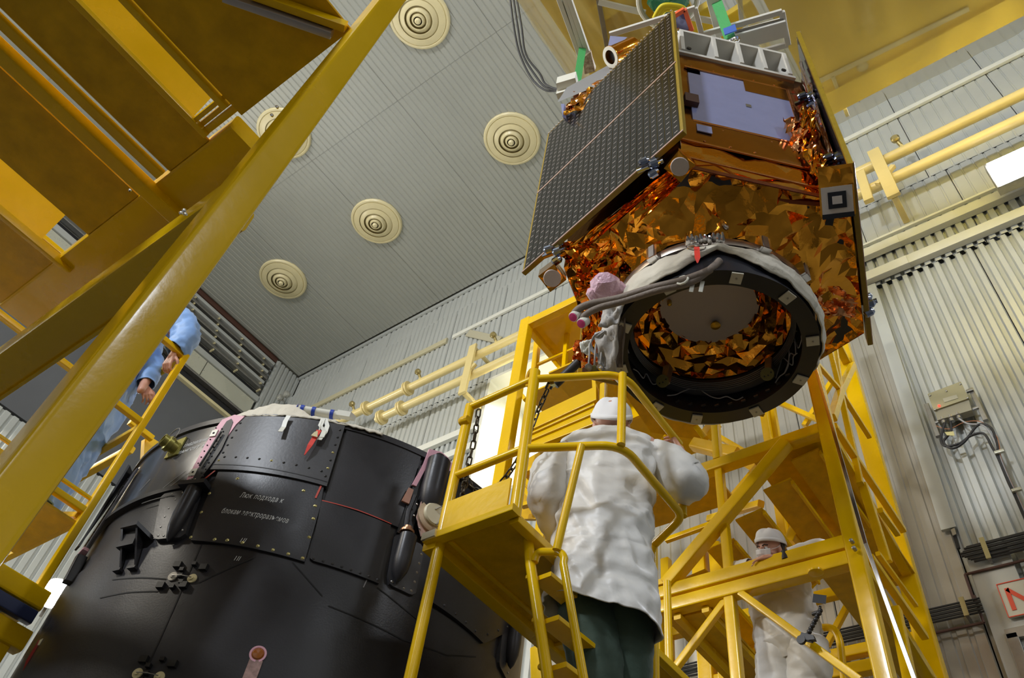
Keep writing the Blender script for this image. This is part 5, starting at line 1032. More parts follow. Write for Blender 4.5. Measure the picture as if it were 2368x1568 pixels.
# ---- steel rod along the tower
rod_ = thing('steel_rod', 'bright steel rod running down along the front corner of the scaffold tower', 'rod', V(XR, TY-.12, FLOOR))
MB().bar(at(1880, 830, y=TY-.12), at(2002, 1258, y=TY-.1), .022, .015, up=(0, 1, 0)).build('rod', STEEL, rod_); MB().bar(at(2002, 1258, y=TY-.1), at(2140, 1640, y=TY-.1), .022, .015, up=(0, 1, 0)).build('rod', mat('dull_rod', (.55, .53, .5), .3, metal=.8), rod_)
for p in ((1972, 1255), (1978, 1272)): MB().lathe(at(*p, y=TY-.07), -Y, [(.012, 0), (.012, .03), (.006, .034)], 8).build('clamp_bolt', DSTEEL, rod_)
# camera on a flexible arm clamped to the brace
ca = thing('action_camera', 'small black camera on a jointed black arm clamped to the diagonal brace', 'camera', at(1868, 1470, y=TY-.1))
yc = TY-.10
for k in range(9): 
    p = at(1868+k*3.6, 1468-k*7.0, y=yc-.01*(k % 2)); MB().lathe(p, at(1872, 1460, y=yc)-at(1868, 1468, y=yc), [(.008, -.012), (.014, -.004), (.014, .004), (.008, .012)], 10).build('arm_segment', BLACKR, ca)
MB().bar(at(1897, 1402, y=yc), at(1892, 1420, y=yc), .012).build('arm_joint', BLACKR, ca); MB().lathe(at(1890, 1418, y=yc), X, [(.01, -.03), (.014, -.01), (.014, .02)], 10).build('thumb_screw', BLACKR, ca)
p = at(1895, 1385, y=yc); n_ = facing(p); sx = n_.cross(Z).normalized(); MB().obox(p, (sx*.97+Z*.24).normalized(), (Z*.97-sx*.24).normalized(), n_, .036, .028, .032).build('camera_body', BLACKR, ca)
MB().bar(at(1853, 1472, y=yc), at(1880, 1478, y=yc), .03, .04).build('clamp', BLACKR, ca); MB().poly([at(1862, 1466, y=yc-.02), at(1880, 1468, y=yc-.02), at(1884, 1478, y=yc-.02), at(1868, 1480, y=yc-.02)], (0, .03, 0)).build('clamp_jaw', BLACKR, ca)
MB().lathe(at(1855, 1482, y=yc), -Y, [(.025, 0), (.025, .02)], 12).build('clamp_pad', BLACKR, ca)
# ================================================================ THE NEAR SCAFFOLD SEEN FROM UNDERNEATH, UPPER LEFT
ns = thing('near_scaffold', 'close up yellow scaffold with thick square post and dark deck underside', 'scaffold', (-1.42, .345, FLOOR))
def nb(name, a, b, w_, d=None, m=YEL, up=(0, 0, 1)): return beam(name, a, b, w_, d, ns, up, m)
nb('thick_post', V(-1.405, .285, FLOOR), V(-1.405, .447, 6.5), .098, .092, up=(0, 1, 0))
Y0, Y1 = -4.5, .34  # decks lengthened out of view to keep floodlight off the thick post
def nplate(name, x0, x1, z_=3.0, y0=Y0, y1=Y1, t=.012, m=YELW): return MB().box((x0, y0, z_), (x1, y1, z_+t)).build(name, m, ns)
nplate('deck_panel', -2.07, -1.44, 3.0); nplate('deck_panel', -2.56, -2.29, 3.01); nplate('deck_panel', -3.19, -2.79, 3.01); nplate('deck_panel', -4.0, -3.47, 3.02, y1=.42)
nb('deck_beam', V(-2.70, Y0, 2.985), V(-2.70, .52, 2.985), .075, .06); nb('deck_beam', V(-2.60, Y0, 3.0), V(-2.60, .33, 3.0), .05, .03)
nb('deck_beam', V(-3.445, Y0, 3.0), V(-3.445, .42, 3.0), .03, .05)
nb('slot_edge', V(-2.095, Y0, 3.0), V(-2.095, .28, 3.0), .03, .04); nb('slot_edge', V(-2.275, Y0, 3.01), V(-2.275, .32, 3.01), .03, .03)
MB().box((-2.36, Y0, 3.03), (-2.345, .24, 3.42)).build('upright_plate', YEL, ns); MB().box((-3.62, Y0, 3.04), (-3.60, .24, 3.5)).build('upright_plate', YEL, ns)
nb('slot_end', V(-2.29, .245, 3.03), V(-2.07, .245, 3.03), .02, .05); nb('slot_end', V(-2.29, .275, 3.045), V(-2.07, .275, 3.045), .02, .05); nb('slot_end', V(-2.29, .305, 3.03), V(-2.07, .305, 3.03), .03, .04)
nb('edge_beam', V(-4.0, .435, 3.05), V(-2.15, .435, 3.05), .19, .10)
nb('edge_lip', V(-4.0, .535, 2.995), V(-2.15, .535, 2.995), .012, .03)
nb('lower_girder', V(-4.4, .47, 2.27), V(-1.85, .47, 2.27), .15, .12)
nb('girder_flange', V(-4.4, .545, 2.22), V(-2.05, .545, 2.22), .014, .05)
nb('hanging_brace', at(520, -8, z=2.95), at(768, 78, z=2.95), .03, .05, mat('lilac_grey_steel', (.45, .42, .42), .25, metal=.6)); nb('hanging_brace', at(585, -14, z=2.97), at(800, 62, z=2.97), .03, .05)
for px, py in ((425, 487), (418, 493), (428, 496), (300, 440), (640, 248), (628, 267)): MB().lathe(at(px, py, x=-1.375-.6*(px == 300)), X, [(.006, 0), (.005, .004), (0, .006)], 8).build('bolt_head', STEEL, ns)
# ---- platform of the person in blue
bp = thing('far_platform', 'yellow railing platform beyond the near scaffold where the person in blue stands', 'platform', (-4.8, .9, FLOOR))
XB2, YB2 = -4.37, 1.42
def bb(name, a, b, w_, d=None, m=YEL): return beam(name, a, b, w_, d, bp, (0, 0, 1), m)
bb('corner_post', V(XB2, YB2, 1.98), V(XB2, YB2, 3.88), .045)
for z_ in (3.86, 3.235, 2.55): bb('rail', V(XB2, YB2, z_), V(XB2, -1.2, z_), .04)
bb('rail', V(XB2, YB2-.02, 2.63), V(XB2, -1.2, 2.63), .02)
for z_ in (3.86, 3.20): bb('rail', V(XB2, YB2, z_), V(-6.0, YB2+.02, z_), .04)
bb('rail', V(XB2, YB2, 2.5), V(-6.0, YB2, 2.5), .04); bb('brace', V(XB2-.02, YB2-.02, 2.52), V(-6.0, YB2-.02, 3.1), .035)
for x_ in (-5.25, -6.0): bb('rear_post', V(x_, YB2, 1.98), V(x_, YB2, 3.88), .045)
bb('rear_post', V(-5.7, .3, 1.98), V(-5.7, .3, 4.6), .05)
bb('deck_edge', V(XB2+.02, YB2+.05, 2.0), V(XB2+.02, -1.2, 2.0), .09, .11); bb('deck_edge', V(XB2, YB2+.02, 2.0), V(-6.1, YB2+.02, 2.0), .09, .11)
bb('blue_strip', V(XB2+.05, YB2+.04, 1.90), V(XB2+.05, -1.2, 1.90), .05, .07, mat('dark_blue_strip', (.02, .03, .09), .4)); bb('under_beam', V(XB2+.0, YB2+.08, 1.80), V(XB2+.0, -1.2, 1.80), .10, .11)
MB().box((-5.0, .9, 2.46), (XB2, YB2-.02, 2.475)).build('deck_plate', YELW, bp)
MB().box((-6.1, -1.2, 1.97), (XB2, YB2, 1.985)).build('deck_plate', DSTEEL, bp)
for x_, y_ in ((-5.6, 1.7), (-5.6, 2.05)): bb('far_beam', V(x_, y_-.2, 3.9), V(x_-1.4, y_-.2, 3.9), .06)
MB().poly([at(*q, x=-5.9) for q in ((335, 1015), (352, 1012), (395, 1040), (440, 1048), (408, 1100), (380, 1128), (330, 1095))], (-.05, 0, 0)).build('far_bracket', YEL, bp)
for a, b, w_ in (((330, 1150), (412, 1085), .05), ((300, 975), (352, 1015), .05)): bb('far_bracket', at(*a, x=-5.85), at(*b, x=-5.85), w_)
bb('support_leg', V(XB2, YB2, FLOOR), V(XB2, YB2, 1.75), .06); bb('support_leg', V(-6.0, YB2, FLOOR), V(-6.0, YB2, 2.0), .06)
# cables on the end wall behind the platform
for k, (a, b) in enumerate((((210, 1190), (60, 1370)), ((235, 1190), (95, 1380)))):
    pass
# ================================================================ PEOPLE
SKIN = mat('skin', (.62, .33, .24), .45, var=.08, vscale=30); SKIN.node_tree.nodes['Principled BSDF'].inputs['Subsurface Weight'].default_value = .08
GOWN = mat('white_coverall', (.74, .73, .70), .42, bump=.25, bscale=14, var=.03, sheen=.15)
CAPM = mat('white_cap', (.78, .78, .80), .6, bump=.1, bscale=40)
GREEN = mat('dark_green_trousers', (.035, .065, .045), .75, bump=.3, bscale=20, sheen=.1)
BLUEG = mat('light_blue_coverall', (.22, .42, .85), .5, bump=.25, bscale=16, sheen=.2)
DARKC = mat('dark_shoe', (.02, .02, .02), .5); HAIR = mat('dark_hair', (.03, .02, .015), .6)
def blob(name, caps, voxel, m, parent, sm=4, ell=()):
    """one continuous surface from tapered limbs: caps = (p0, r0, p1, r1); ell = (centre, axes matrix rows scaled)"""
    mb = MB()
    for p0, r0, p1, r1 in caps:
        p0, p1 = Vector(p0), Vector(p1); d = p1-p0; L = d.length; pr = []
        for k in range(5): a = PI/2*(1-k/4); pr.append((r0*math.cos(a), -r0*math.sin(a)))
        for k in range(5): a = PI/2*k/4; pr.append((r1*math.cos(a), L+r1*math.sin(a)))
        mb.lathe(p0, d, pr, 16, caps=True)
    for c, ax, ay, az in ell:
        c = Vector(c); vs = []; n, k_ = 18, 12
        for i in range(k_+1):
            ph = PI*i/k_
            for j in range(n): th = 2*PI*j/n; vs.append(c+Vector(ax)*math.sin(ph)*math.cos(th)+Vector(ay)*math.sin(ph)*math.sin(th)+Vector(az)*math.cos(ph))
        mb.add(vs, [(i*n+j, i*n+(j+1) % n, (i+1)*n+(j+1) % n, (i+1)*n+j) for i in range(k_) for j in range(n)])
    o = mb.build(name, m, parent, 'all'); r = o.modifiers.new('remesh', 'REMESH'); r.mode = 'VOXEL'; r.voxel_size = voxel; r.use_smooth_shade = True
    s = o.modifiers.new('smooth', 'SMOOTH'); s.factor = .5; s.iterations = sm; return o
def hand(name, wrist, d, pn, parent, side=1, curl=.5, s=1.0, m=SKIN):
    """palm and five fingers; d = from wrist to knuckles, pn = palm normal (the side fingers curl to), side = +1 thumb on +(d x pn)"""
    d = Vector(d).normalized(); pn = Vector(pn); pn = (pn-d*pn.dot(d)).normalized(); sd = d.cross(pn)*side; w_ = Vector(wrist); caps = []
    for k in range(4): o = sd*(.030-.020*k)*s; caps.append((w_+o*.55, .014*s, w_+d*.085*s+o, .0115*s))
    for k, L in enumerate((.072, .080, .074, .058)):
        o = sd*(.033-.0215*k)*s; p = w_+d*.088*s+o; a = 0; r_ = .0098*s-.0006*k; fan = sd*(.10-.07*k)
        for j, fr in enumerate((.45, .32, .25)):
            a += curl*(.55, .75, .6)[j]*1.25; dd = (d*math.cos(a)+pn*math.sin(a)+fan*.5*math.cos(a)).normalized(); q = p+dd*L*fr*s; caps.append((p, r_, q, r_*.9)); p = q; r_ *= .92
    p = w_+sd*.026*s+d*.02*s+pn*.008*s; q = p+(sd*.6+d*.62+pn*.35).normalized()*.042*s; caps.append((p, .014*s, q, .0115*s)); q2 = q+(sd*.18+d*.85+pn*.45).normalized()*.034*s; caps.append((q, .0115*s, q2, .0085*s))
    caps.append((w_-d*.03*s, .022*s, w_+d*.02*s, .024*s))
    o = blob(name, caps, .0042*s, m, parent, 2)
    return o
def sleeve_tube(mb, pts, rs, n=28, seed=0, amp=.012, seg=9):
    P = [Vector(p) for p in pts]; fine = []; fr = []
    for i in range(len(P)-1):
        for k in range(seg):
            t = k/seg; a = P[max(0, i-1)]; b = P[i]; c = P[i+1]; d = P[min(len(P)-1, i+2)]
            fine.append(.5*((2*b)+(c-a)*t+(2*a-5*b+4*c-d)*t*t+(3*b-a-3*c+d)*t**3)); fr.append(rs[i]*(1-t)+rs[i+1]*t)
    fine.append(P[-1]); fr.append(rs[-1]); prev = None; vs = []; K = len(fine)
    for i, p in enumerate(fine):
        t = (fine[min(K-1, i+1)]-fine[max(0, i-1)]).normalized()
        u = Vector((0, 0, 1)) if prev is None and abs(t.z) < .9 else (Vector((1, 0, 0)) if prev is None else prev); u = (u-t*u.dot(t)).normalized(); prev = u; v = t.cross(u)
        for j in range(n):
            a = 2*PI*j/n; q = p+(u*math.cos(a)+v*math.sin(a))*fr[i]
            w1 = noise.noise(q*9+Vector((seed, 0, 0))); w2 = 1-abs(noise.noise(q*17+Vector((seed, 5, 0))))*2.4
            vs.append(p+(u*math.cos(a)+v*math.sin(a))*(fr[i]+amp*(w1*.8+.7*w2)))
    mb.add(vs, [(i*n+j, i*n+(j+1) % n, (i+1)*n+(j+1) % n, (i+1)*n+j) for i in range(K-1) for j in range(n)])
def torso_loft(mb, secs, n=56, m_=44, seed=0, amp=.014, hem=None):
    """secs: (centre, right half vector, depth half vector) from the collar down"""
    def fn(u, v):
        x = v*(len(secs)-1); i = min(int(x), len(secs)-2); t = x-i; t = t*t*(3-2*t); a = 2*PI*u
        c = secs[i][0].lerp(secs[i+1][0], t); r = secs[i][1].lerp(secs[i+1][1], t); d = secs[i][2].lerp(secs[i+1][2], t)
        ca, sa = math.cos(a), math.sin(a); e = .82
        o = r*(abs(ca)**e*(1 if ca > 0 else -1))+d*(abs(sa)**e*(1 if sa > 0 else -1)); p = c+o; nrm = o.normalized()
        s_ = Vector((seed, seed*.7, 0)); q = Vector((p.x*7, p.y*7, p.z*5)); w1 = noise.noise(q+s_); w2 = 1-abs(noise.noise(Vector((p.x*5, p.y*5, p.z*13))+s_))*3; w3 = (1-abs(noise.noise(Vector(((p.x+p.z*.6)*14, p.y*14, p.z*5))+s_))*3)+.7*(1-abs(noise.noise(Vector(((p.x-p.z*.9)*11, p.y*11, p.z*16))+s_*2))*3.4)
        env = min(1, v*5); p = p+nrm*amp*(w1*.9+.3*w2+.55*w3)*env
        if hem: p += hem(u, v)
        return p
    mb.grid(fn, n, m_)
def head(prefix, c, f, parent, s=1.0, up=(0, 0, 1), mask=True, cap=True, skin=SKIN, low=0.0):
    """head of a figure looking along f: skull, jaw, nose, ears, eyes, brows, mask, cap"""
    c = Vector(c); f = Vector(f).normalized(); up = Vector(up); r = f.cross(up).normalized(); u = r.cross(f).normalized()
    P = lambda x, y, z: c+(r*x+f*y+u*z)*s
    hd = blob('head', [(P(0, .055, -.055), .045*s, P(0, .075, -.085), .030*s), (P(0, .095, .012), .012*s, P(0, .112, -.018), .014*s), (P(0, -.01, -.06), .052*s, P(0, -.035, -.15), .052*s), (P(-.03, .082, .028), .012*s, P(.03, .082, .028), .012*s), (P(-.03, .068, -.02), .022*s, P(-.045, .05, -.03), .02*s), (P(.03, .068, -.02), .022*s, P(.045, .05, -.03), .02*s)], .006*s, skin, parent, 4,
        ell=[(P(0, -.008, .03), r*.075*s, f*.098*s, u*.092*s), (P(0, .035, -.02), r*.062*s, f*.062*s, u*.085*s), (P(-.076, -.005, -.01), r*.012*s, f*.020*s, u*.032*s), (P(.076, -.005, -.01), r*.012*s, f*.020*s, u*.032*s)])
    EW = mat('eye_white', (.7, .68, .66), .2); EI = mat('eye_iris', (.05, .03, .02), .15)
    for k in (-1, 1):
        MB().lathe(P(.03*k, .079, .008), f, [(0, -.008*s), (.013*s, -.004*s), (.013*s, .004*s), (.008*s, .010*s), (0, .012*s)], 12, caps=False).build('eye', EW, hd); MB().lathe(P(.028*k, .0855, .008), f, [(.0065*s, 0), (.006*s, .006*s), (0, .007*s)], 10, caps=False).build('iris', EI, hd)
        MB().tube([P(.014*k, .097, .028), P(.032*k, .094, .034), P(.052*k, .078, .026)], .0042*s, 6).build('eyebrow', HAIR, hd)
    MB().tube([P(-.022, .098, -.058), P(0, .104, -.056), P(.022, .098, -.058)], .005*s, 6).build('lips', mat('lips', (.5, .2, .17), .5), hd)
    hr = None if low else MB().grid(lambda a, b: P(.078*math.cos(PI*(.05+.9*a)), -.012-.096*math.sin(PI*(.05+.9*a)), .04-.07*b), 16, 6).build('hair', HAIR, hd, 'all')
    if hr: solid(hr, .006*s, 0)
    if mask:
        def mk(a, b):
            x = (a-.5)*2; z_ = .002-.085*b; return P(.066*math.sin(x*1.15), .040+.082*math.cos(x*1.1)-.020*(b-.5)**2+(.012 if .3 < a < .7 and b < .5 else 0), z_+.004*math.sin(b*18))
        mo = MB().grid(mk, 18, 12).build('face_mask', CAPM, hd, 'all'); solid(mo, .003, 0)
        for k in (-1, 1): MB().tube([P(.062*k, .07, -.005), P(.078*k, .02, .005), P(.083*k, -.01, .022)], .0016, 6).build('mask_loop', CAPM, mo)
    if cap:
        def cp(a, b):
            th = 2*PI*a; ph = b*PI*.5; rr = math.cos(ph)**.75; puff = 1+.05*math.sin(th*5+1)*math.sin(ph*2)+.03*noise.noise(Vector((math.cos(th)*3, math.sin(th)*3, b*4)))
            tl = .024*math.sin(th)-low*max(0, -math.sin(th)); return P(.092*rr*math.cos(th)*puff, -.010+.112*rr*math.sin(th)*puff, .042+tl*(1-b)+.104*math.sin(ph)*puff)
        co = MB().grid(cp, 40, 12).build('cap', CAPM, hd, 'all'); solid(co, .004, 1)
        cb2 = MB().grid(lambda a, b: P(.0945*math.cos(2*PI*a), -.010+.1145*math.sin(2*PI*a), .036+.022*math.sin(2*PI*a)-low*max(0, -math.sin(2*PI*a))+.026*b), 40, 2).build('cap_band', CAPM, co, 'all'); solid(cb2, .004, 1)
    return hd
# ---- person in the white coat on the ladder, seen from behind
A = lambda px, py, h=2.93: at(px, py, h=h)
fd = Vector((-.545, .839, 0)); rt = Vector((.839, .545, 0)); HB = 2.62
wm = thing('person', 'person in white coat and cap with green trousers seen from behind on the ladder', 'person', (-1.42, 2.2, 1.0))
hc_ = A(1414, 975)+Vector((0, 0, -.0))+fd*.03
hd1 = head('a', hc_, fd+Vector((0, 0, .12)), wm, s=1.06, mask=True, low=.075)
shL, shR = A(1322, 1035), A(1494, 1030); elL = A(1272, 1130)+fd*.02; wrL = A(1300, 1190)+fd*.22; elR = A(1586, 1098)+fd*.06; wrR = A(1572, 1048, 3.02)
hipL, hipR = A(1350, 1330)+fd*.05, A(1445, 1340)+fd*.05; kneeL = A(1380, 1540)+fd*.06; kneeR = A(1448, 1560)+fd*.16
ftL = Vector((kneeL.x+.0, kneeL.y, kneeL.z-.40)); ftR = Vector((kneeR.x-.03, kneeR.y-.03, kneeR.z-.25))
body = blob('body', [(A(1405, 1020), .06, A(1405, 1060), .10), (shL+fd*.03, .05, shR+fd*.03, .05), (A(1405, 1080)+fd*.04, .085, A(1400, 1280)+fd*.04, .09), (shL, .055, elL, .042), (elL, .042, wrL, .03), (shR, .055, elR, .042), (elR, .042, wrR, .03), (A(1370, 1310)+fd*.04, .085, A(1430, 1320)+fd*.04, .085), (hipL, .085, kneeL, .06), (kneeL, .058, ftL, .04), (hipR, .085, kneeR, .06), (kneeR, .058, ftR, .04)], .02, SKIN, wm)
ct = MB()
def sec(px, py, hw, dp, cx=0): c = A(px, py)+fd*.04; return (c, rt*hw, fd*dp)
torso_loft(ct, [sec(1408, 994, .065, .06), sec(1408, 1003, .12, .09), sec(1407, 1018, .215, .12), sec(1404, 1060, .235, .14), sec(1400, 1120, .22, .15), sec(1396, 1200, .205, .15), sec(1394, 1280, .205, .155), sec(1392, 1350, .215, .155), sec(1390, 1410, .225, .16)], seed=3, amp=.017, n=110, m_=90,
    hem=lambda u, v: Vector((0, 0, (-.03-.05*math.cos(2*PI*u))*max(0, v-.8)*5+.01*math.sin(u*31)*max(0, v-.85)*4)))
sleeve_tube(ct, [A(1336, 1050)+fd*.03, A(1283, 1085)+fd*.03, elL, A(1278, 1160)+fd*.08, wrL], [.085, .10, .10, .085, .05], seed=4, amp=.013)
sleeve_tube(ct, [A(1478, 1048)+fd*.03, A(1540, 1062)+fd*.04, A(1588, 1098)+fd*.05, A(1585, 1070)+fd*.07, A(1576, 1050)+fd*.07], [.085, .10, .10, .08, .05], seed=6, amp=.013)
coat = ct.build('white_coat', GOWN, body, 'all'); solid(coat, .004, 0)
hand('hand', A(1574, 1044, 3.0), Vector((-.25, .1, .55)), Vector((-.9, -.3, .1)), wm, side=-1, curl=.75, s=.95)
hand('hand', wrL, fd*.8+Vector((0, 0, .3)), -Z, wm, side=-1, curl=.8, s=.95)
tr1 = MB(); sleeve_tube(tr1, [hipL+Vector((0, 0, .05)), (hipL+kneeL)/2, kneeL, (kneeL+ftL)/2, ftL], [.125, .115, .10, .09, .08], seed=8, amp=.008)
sleeve_tube(tr1, [hipR+Vector((0, 0, .05)), (hipR+kneeR)/2, kneeR, (kneeR+ftR)/2, ftR], [.125, .11, .095, .09, .08], seed=9, amp=.008); tro = tr1.build('green_trousers', GREEN, body, 'all')
for p in (ftL, ftR): blob('shoe', [(p-fd*.03, .045, p+fd*.16-Z*.03, .035), (p-Z*.03, .04, p-fd*.06-Z*.03, .035)], .01, DARKC, wm)
# ---- person in white coverall leaning on the tower rail
ry = 4.55
W = lambda px, py, y_=ry: at(px, py, y=y_)
w2 = thing('person', 'masked person in white coverall and cap leaning on the yellow rail of the scaffold tower', 'person', (-1.6, ry+.1, 1.7))
hc2 = W(1783, 1272, 4.42); f2 = Vector((-.40, -.80, -.38)).normalized()
up2 = Vector((.22, -.25, .95)); hd2 = head('b', hc2, f2, w2, s=.92, up=up2)
sh2L, sh2R = W(1835, 1320, 4.62), W(1745, 1345, 4.62)
el2L, wr2L, el2R, wr2R = W(1898, 1272, 4.40), W(1813, 1285, 4.33), W(1700, 1322, 4.42), W(1738, 1304, 4.33)
hp = W(1825, 1470, 4.62); kL, kR = W(1870, 1600, 4.64), W(1795, 1610, 4.62); fL2 = Vector((kL.x, kL.y, kL.z-.42)); fR2 = Vector((kR.x, kR.y, kR.z-.42))
bd2 = blob('body', [(W(1790, 1300, 4.50), .055, W(1795, 1335, 4.58), .09), (sh2L, .07, sh2R, .07), (W(1795, 1350, 4.62), .085, hp, .10), (sh2L, .06, el2L, .045), (el2L, .045, wr2L, .03), (sh2R, .06, el2R, .045), (el2R, .045, wr2R, .03), (W(1850, 1480, 4.62), .10, kL, .065), (kL, .06, fL2, .045), (W(1800, 1490, 4.62), .10, kR, .065), (kR, .06, fR2, .045)], .02, SKIN, w2)
f2h = Vector((0, -1, 0)); r2 = Vector((1, 0, 0)); c2 = MB()
def sec2(px, py, hw, dp, y_=4.62): return (W(px, py, y_), r2*hw, Vector((0, dp, 0)))
torso_loft(c2, [sec2(1795, 1315, .06, .06), sec2(1795, 1325, .16, .10), sec2(1800, 1350, .205, .12), sec2(1808, 1400, .195, .13), sec2(1818, 1450, .20, .14), sec2(1828, 1495, .195, .14), sec2(1832, 1535, .13, .09)], seed=11, amp=.012, n=90, m_=70)
sleeve_tube(c2, [sh2L, W(1880, 1300, 4.52), el2L, W(1860, 1276, 4.36), W(1824, 1284, 4.33)], [.09, .085, .068, .058, .042], seed=12, amp=.006)
sleeve_tube(c2, [sh2R, W(1712, 1335, 4.55), el2R, W(1720, 1314, 4.37), W(1736, 1306, 4.34)], [.09, .08, .062, .05, .038], seed=13, amp=.006)
sleeve_tube(c2, [W(1862, 1490, 4.62), W(1872, 1540, 4.62), kL, fL2+Z*.03], [.125, .125, .115, .09], seed=14, amp=.014); sleeve_tube(c2, [W(1795, 1490, 4.62), W(1795, 1540, 4.62), kR, fR2+Z*.03], [.12, .12, .11, .09], seed=15, amp=.014)
solid(c2.build('white_coverall', GOWN, bd2, 'all'), .003, 0)
MB().tube([W(1815, 1278, 4.31), W(1818, 1296, 4.30)], .027, 14).build('black_watch', BLACKR, w2)
hand('hand', W(1790, 1290, 4.31), Vector((-1, -.1, -.08)), -Z, w2, side=-1, curl=.25, s=.92); hand('hand', W(1745, 1301, 4.33), Vector((1, .0, .08)), -Z, w2, side=1, curl=.25, s=.92)
for p in (fL2, fR2): blob('shoe', [(p, .05, p-Y*.16-Z*.02, .04)], .012, DARKC, w2)
# ---- person in blue on the far platform
bm_ = thing('person', 'person in light blue coverall with beaded bracelet holding the railing behind the thick post', 'person', (-4.85, 1.15, 1.98))
BX = lambda px, py, h=4.85: at(px, py, h=h)
fb = Vector((.75, .65, 0)).normalized(); rb = fb.cross(Z).normalized()
hdb = head('c', BX(322, 700, 4.85), fb+Vector((0, 0, -.15)), bm_, s=.98)
hL, hR = at(392, 838, h=4.62), at(325, 903, h=4.75)
sL, sR = BX(385, 762, 4.80), BX(322, 800, 5.0); eL = BX(432, 775, 4.62); eR = BX(352, 858, 4.85)
bdb = blob('body', [(BX(335, 735), .06, BX(325, 760), .10), (sL, .065, sR, .065), (BX(330, 780, 4.92), .09, BX(215, 930, 4.92), .10), (sL, .055, eL, .042), (eL, .042, hL+Z*.02, .03), (sR, .055, eR, .04), (eR, .04, hR, .03), (BX(215, 930, 4.95), .13, BX(130, 1060, 4.95), .10), (BX(130, 1060, 4.95), .10, BX(20, 1220, 4.95), .08)], .02, SKIN, bm_)
cb3 = MB(); ex = Vector((.30, -.95, 0)).normalized()
def sec3(px, py, hw, dp, h=4.92): return (BX(px, py, h), rb*hw, fb*dp)
torso_loft(cb3, [sec3(338, 738, .06, .06), sec3(336, 748, .17, .11), sec3(328, 768, .225, .14), sec3(300, 815, .22, .15), sec3(262, 872, .21, .155), sec3(222, 930, .21, .16), sec3(178, 995, .21, .16), sec3(130, 1060, .20, .15), sec3(60, 1160, .20, .15)], seed=21, amp=.020, n=90, m_=70)
sleeve_tube(cb3, [sL, BX(415, 745, 4.70), BX(430, 772, 4.62), BX(418, 800, 4.60), BX(404, 812, 4.60)], [.10, .098, .09, .075, .066], seed=22, amp=.020)
sleeve_tube(cb3, [sR, BX(345, 835, 4.92), BX(345, 868, 4.85), BX(336, 888, 4.80)], [.10, .09, .07, .05], seed=23, amp=.014)
solid(cb3.build('blue_coverall', BLUEG, bdb, 'all'), .004, 0)
hand('hand', BX(400, 820, 4.60), Vector((-.12, .05, -.9)), Vector((-.2, .9, 0)), bm_, side=1, curl=.75); hand('hand', BX(333, 893, 4.80), Vector((.3, .3, -.5)), Vector((-.3, .5, -.5)), bm_, side=1, curl=.8)
BD = mat('black_bead', (.02, .02, .02), .2)
pw = BX(405, 812, 4.60)
for k in range(12): a = k*PI/6; MB().lathe(pw+Vector((.034*math.cos(a), .034*math.sin(a), .006*math.sin(a*2))), Z, [(0, -.007), (.007, 0), (0, .007)], 8, caps=False).build('bead', BD, bm_)
# ================================================================ CRANE, PLASTIC SHEETS AND LIFTING GEAR ABOVE
PLAST = mat('clear_plastic_film', (.85, .76, .35), .16, alpha=.38, bump=.6, bscale=6, spec=.8)
cr = thing('crane_bridge', 'yellow overhead crane girder wrapped in wrinkled clear plastic film', 'crane', (.3, 2.5, 9.3))
cr2 = thing('crane_trolley', 'yellow crane trolley beams wrapped in plastic film above the solar panel', 'crane', (-1.8, 2.0, 9.3))
YC = mat('crane_yellow', (.92, .66, .05), .4, var=.15, vscale=1.5)
MB().box((-.42, -2.5, 9.05), (2.9, 4.55, 9.6)).build('girder_body', YC, cr); MB().box((1.08, 2.5, 9.0), (1.35, 4.2, 9.2)).build('girder_bracket', YC, cr)
MB().box((-.42, 4.55, 8.98), (2.9, 4.80, 9.5)).build('end_beam', YC, cr)
for a, b, w_ in (((1895, 188), (2240, 20), .05), ((1925, 175), (1960, 268), .04)): MB().bar(at(*a, z=9.03), at(*b, z=9.03), w_, .03).build('weld_strip', mat('pale_seam', (.66, .58, .32), .5), cr)
for px, py, r_ in ((2015, 198, .05), (1995, 155, .06)): MB().lathe(at(px, py, z=9.04), -Z, [(r_, 0), (r_*.8, .01), (0, .01)], 14).build('paint_patch', mat('pale_seam', (.66, .58, .32), .5), cr)
def film(name, cs, parent, seed, n=26, amp=.06):
    a, b, c, d = [Vector(p) for p in cs]; s0 = Vector((seed*3.1, seed, 0)); nn = (b-a).cross(d-a).normalized()
    mb = MB().grid(lambda u, v: a.lerp(b, u).lerp(d.lerp(c, u), v)+nn*amp*(noise.noise(Vector((u*3, v*3, 0))+s0)+.8*(1-2.5*abs(noise.noise(Vector((u*7+v*4, v*5, 2))+s0)))+.3*noise.noise(Vector((u*20, v*18, 2))+s0)), n, n)
    return mb.build(name, PLAST, parent, 'all')
film('plastic_film', [V(-.62, -1.5, 8.92), V(2.6, -1.5, 8.92), V(2.6, 4.9, 8.86), V(-.66, 4.9, 8.86)], cr, 1, 40, .05); film('plastic_film', [V(-.62, -1.5, 8.92), V(-.66, 4.9, 8.86), V(-.60, 4.9, 9.5), V(-.58, -1.5, 9.5)], cr, 2, 26, .03)
film('plastic_film', [V(-2.55, -1, 8.95), V(-1.5, -1, 8.95), V(-1.5, 3.5, 8.9), V(-2.55, 3.5, 8.9)], cr2, 3, 30, .05); film('plastic_film', [V(-2.56, -1, 8.93), V(-2.56, 3.5, 8.9), V(-2.50, 3.5, 9.6), V(-2.5, -1, 9.6)], cr2, 4, 26, .03)
def cb8(name, a, b, w_, d=None, m=YC, parent=cr2): return MB().bar(a, b, w_, d).build(name, m, parent)
MB().box((-2.36, -2, 9.02), (-1.95, 3.35, 9.4)).build('trolley_beam', YC, cr2); MB().box((-1.95, -2, 9.3), (-1.1, 3.3, 9.45)).build('trolley_plate', YC, cr2)
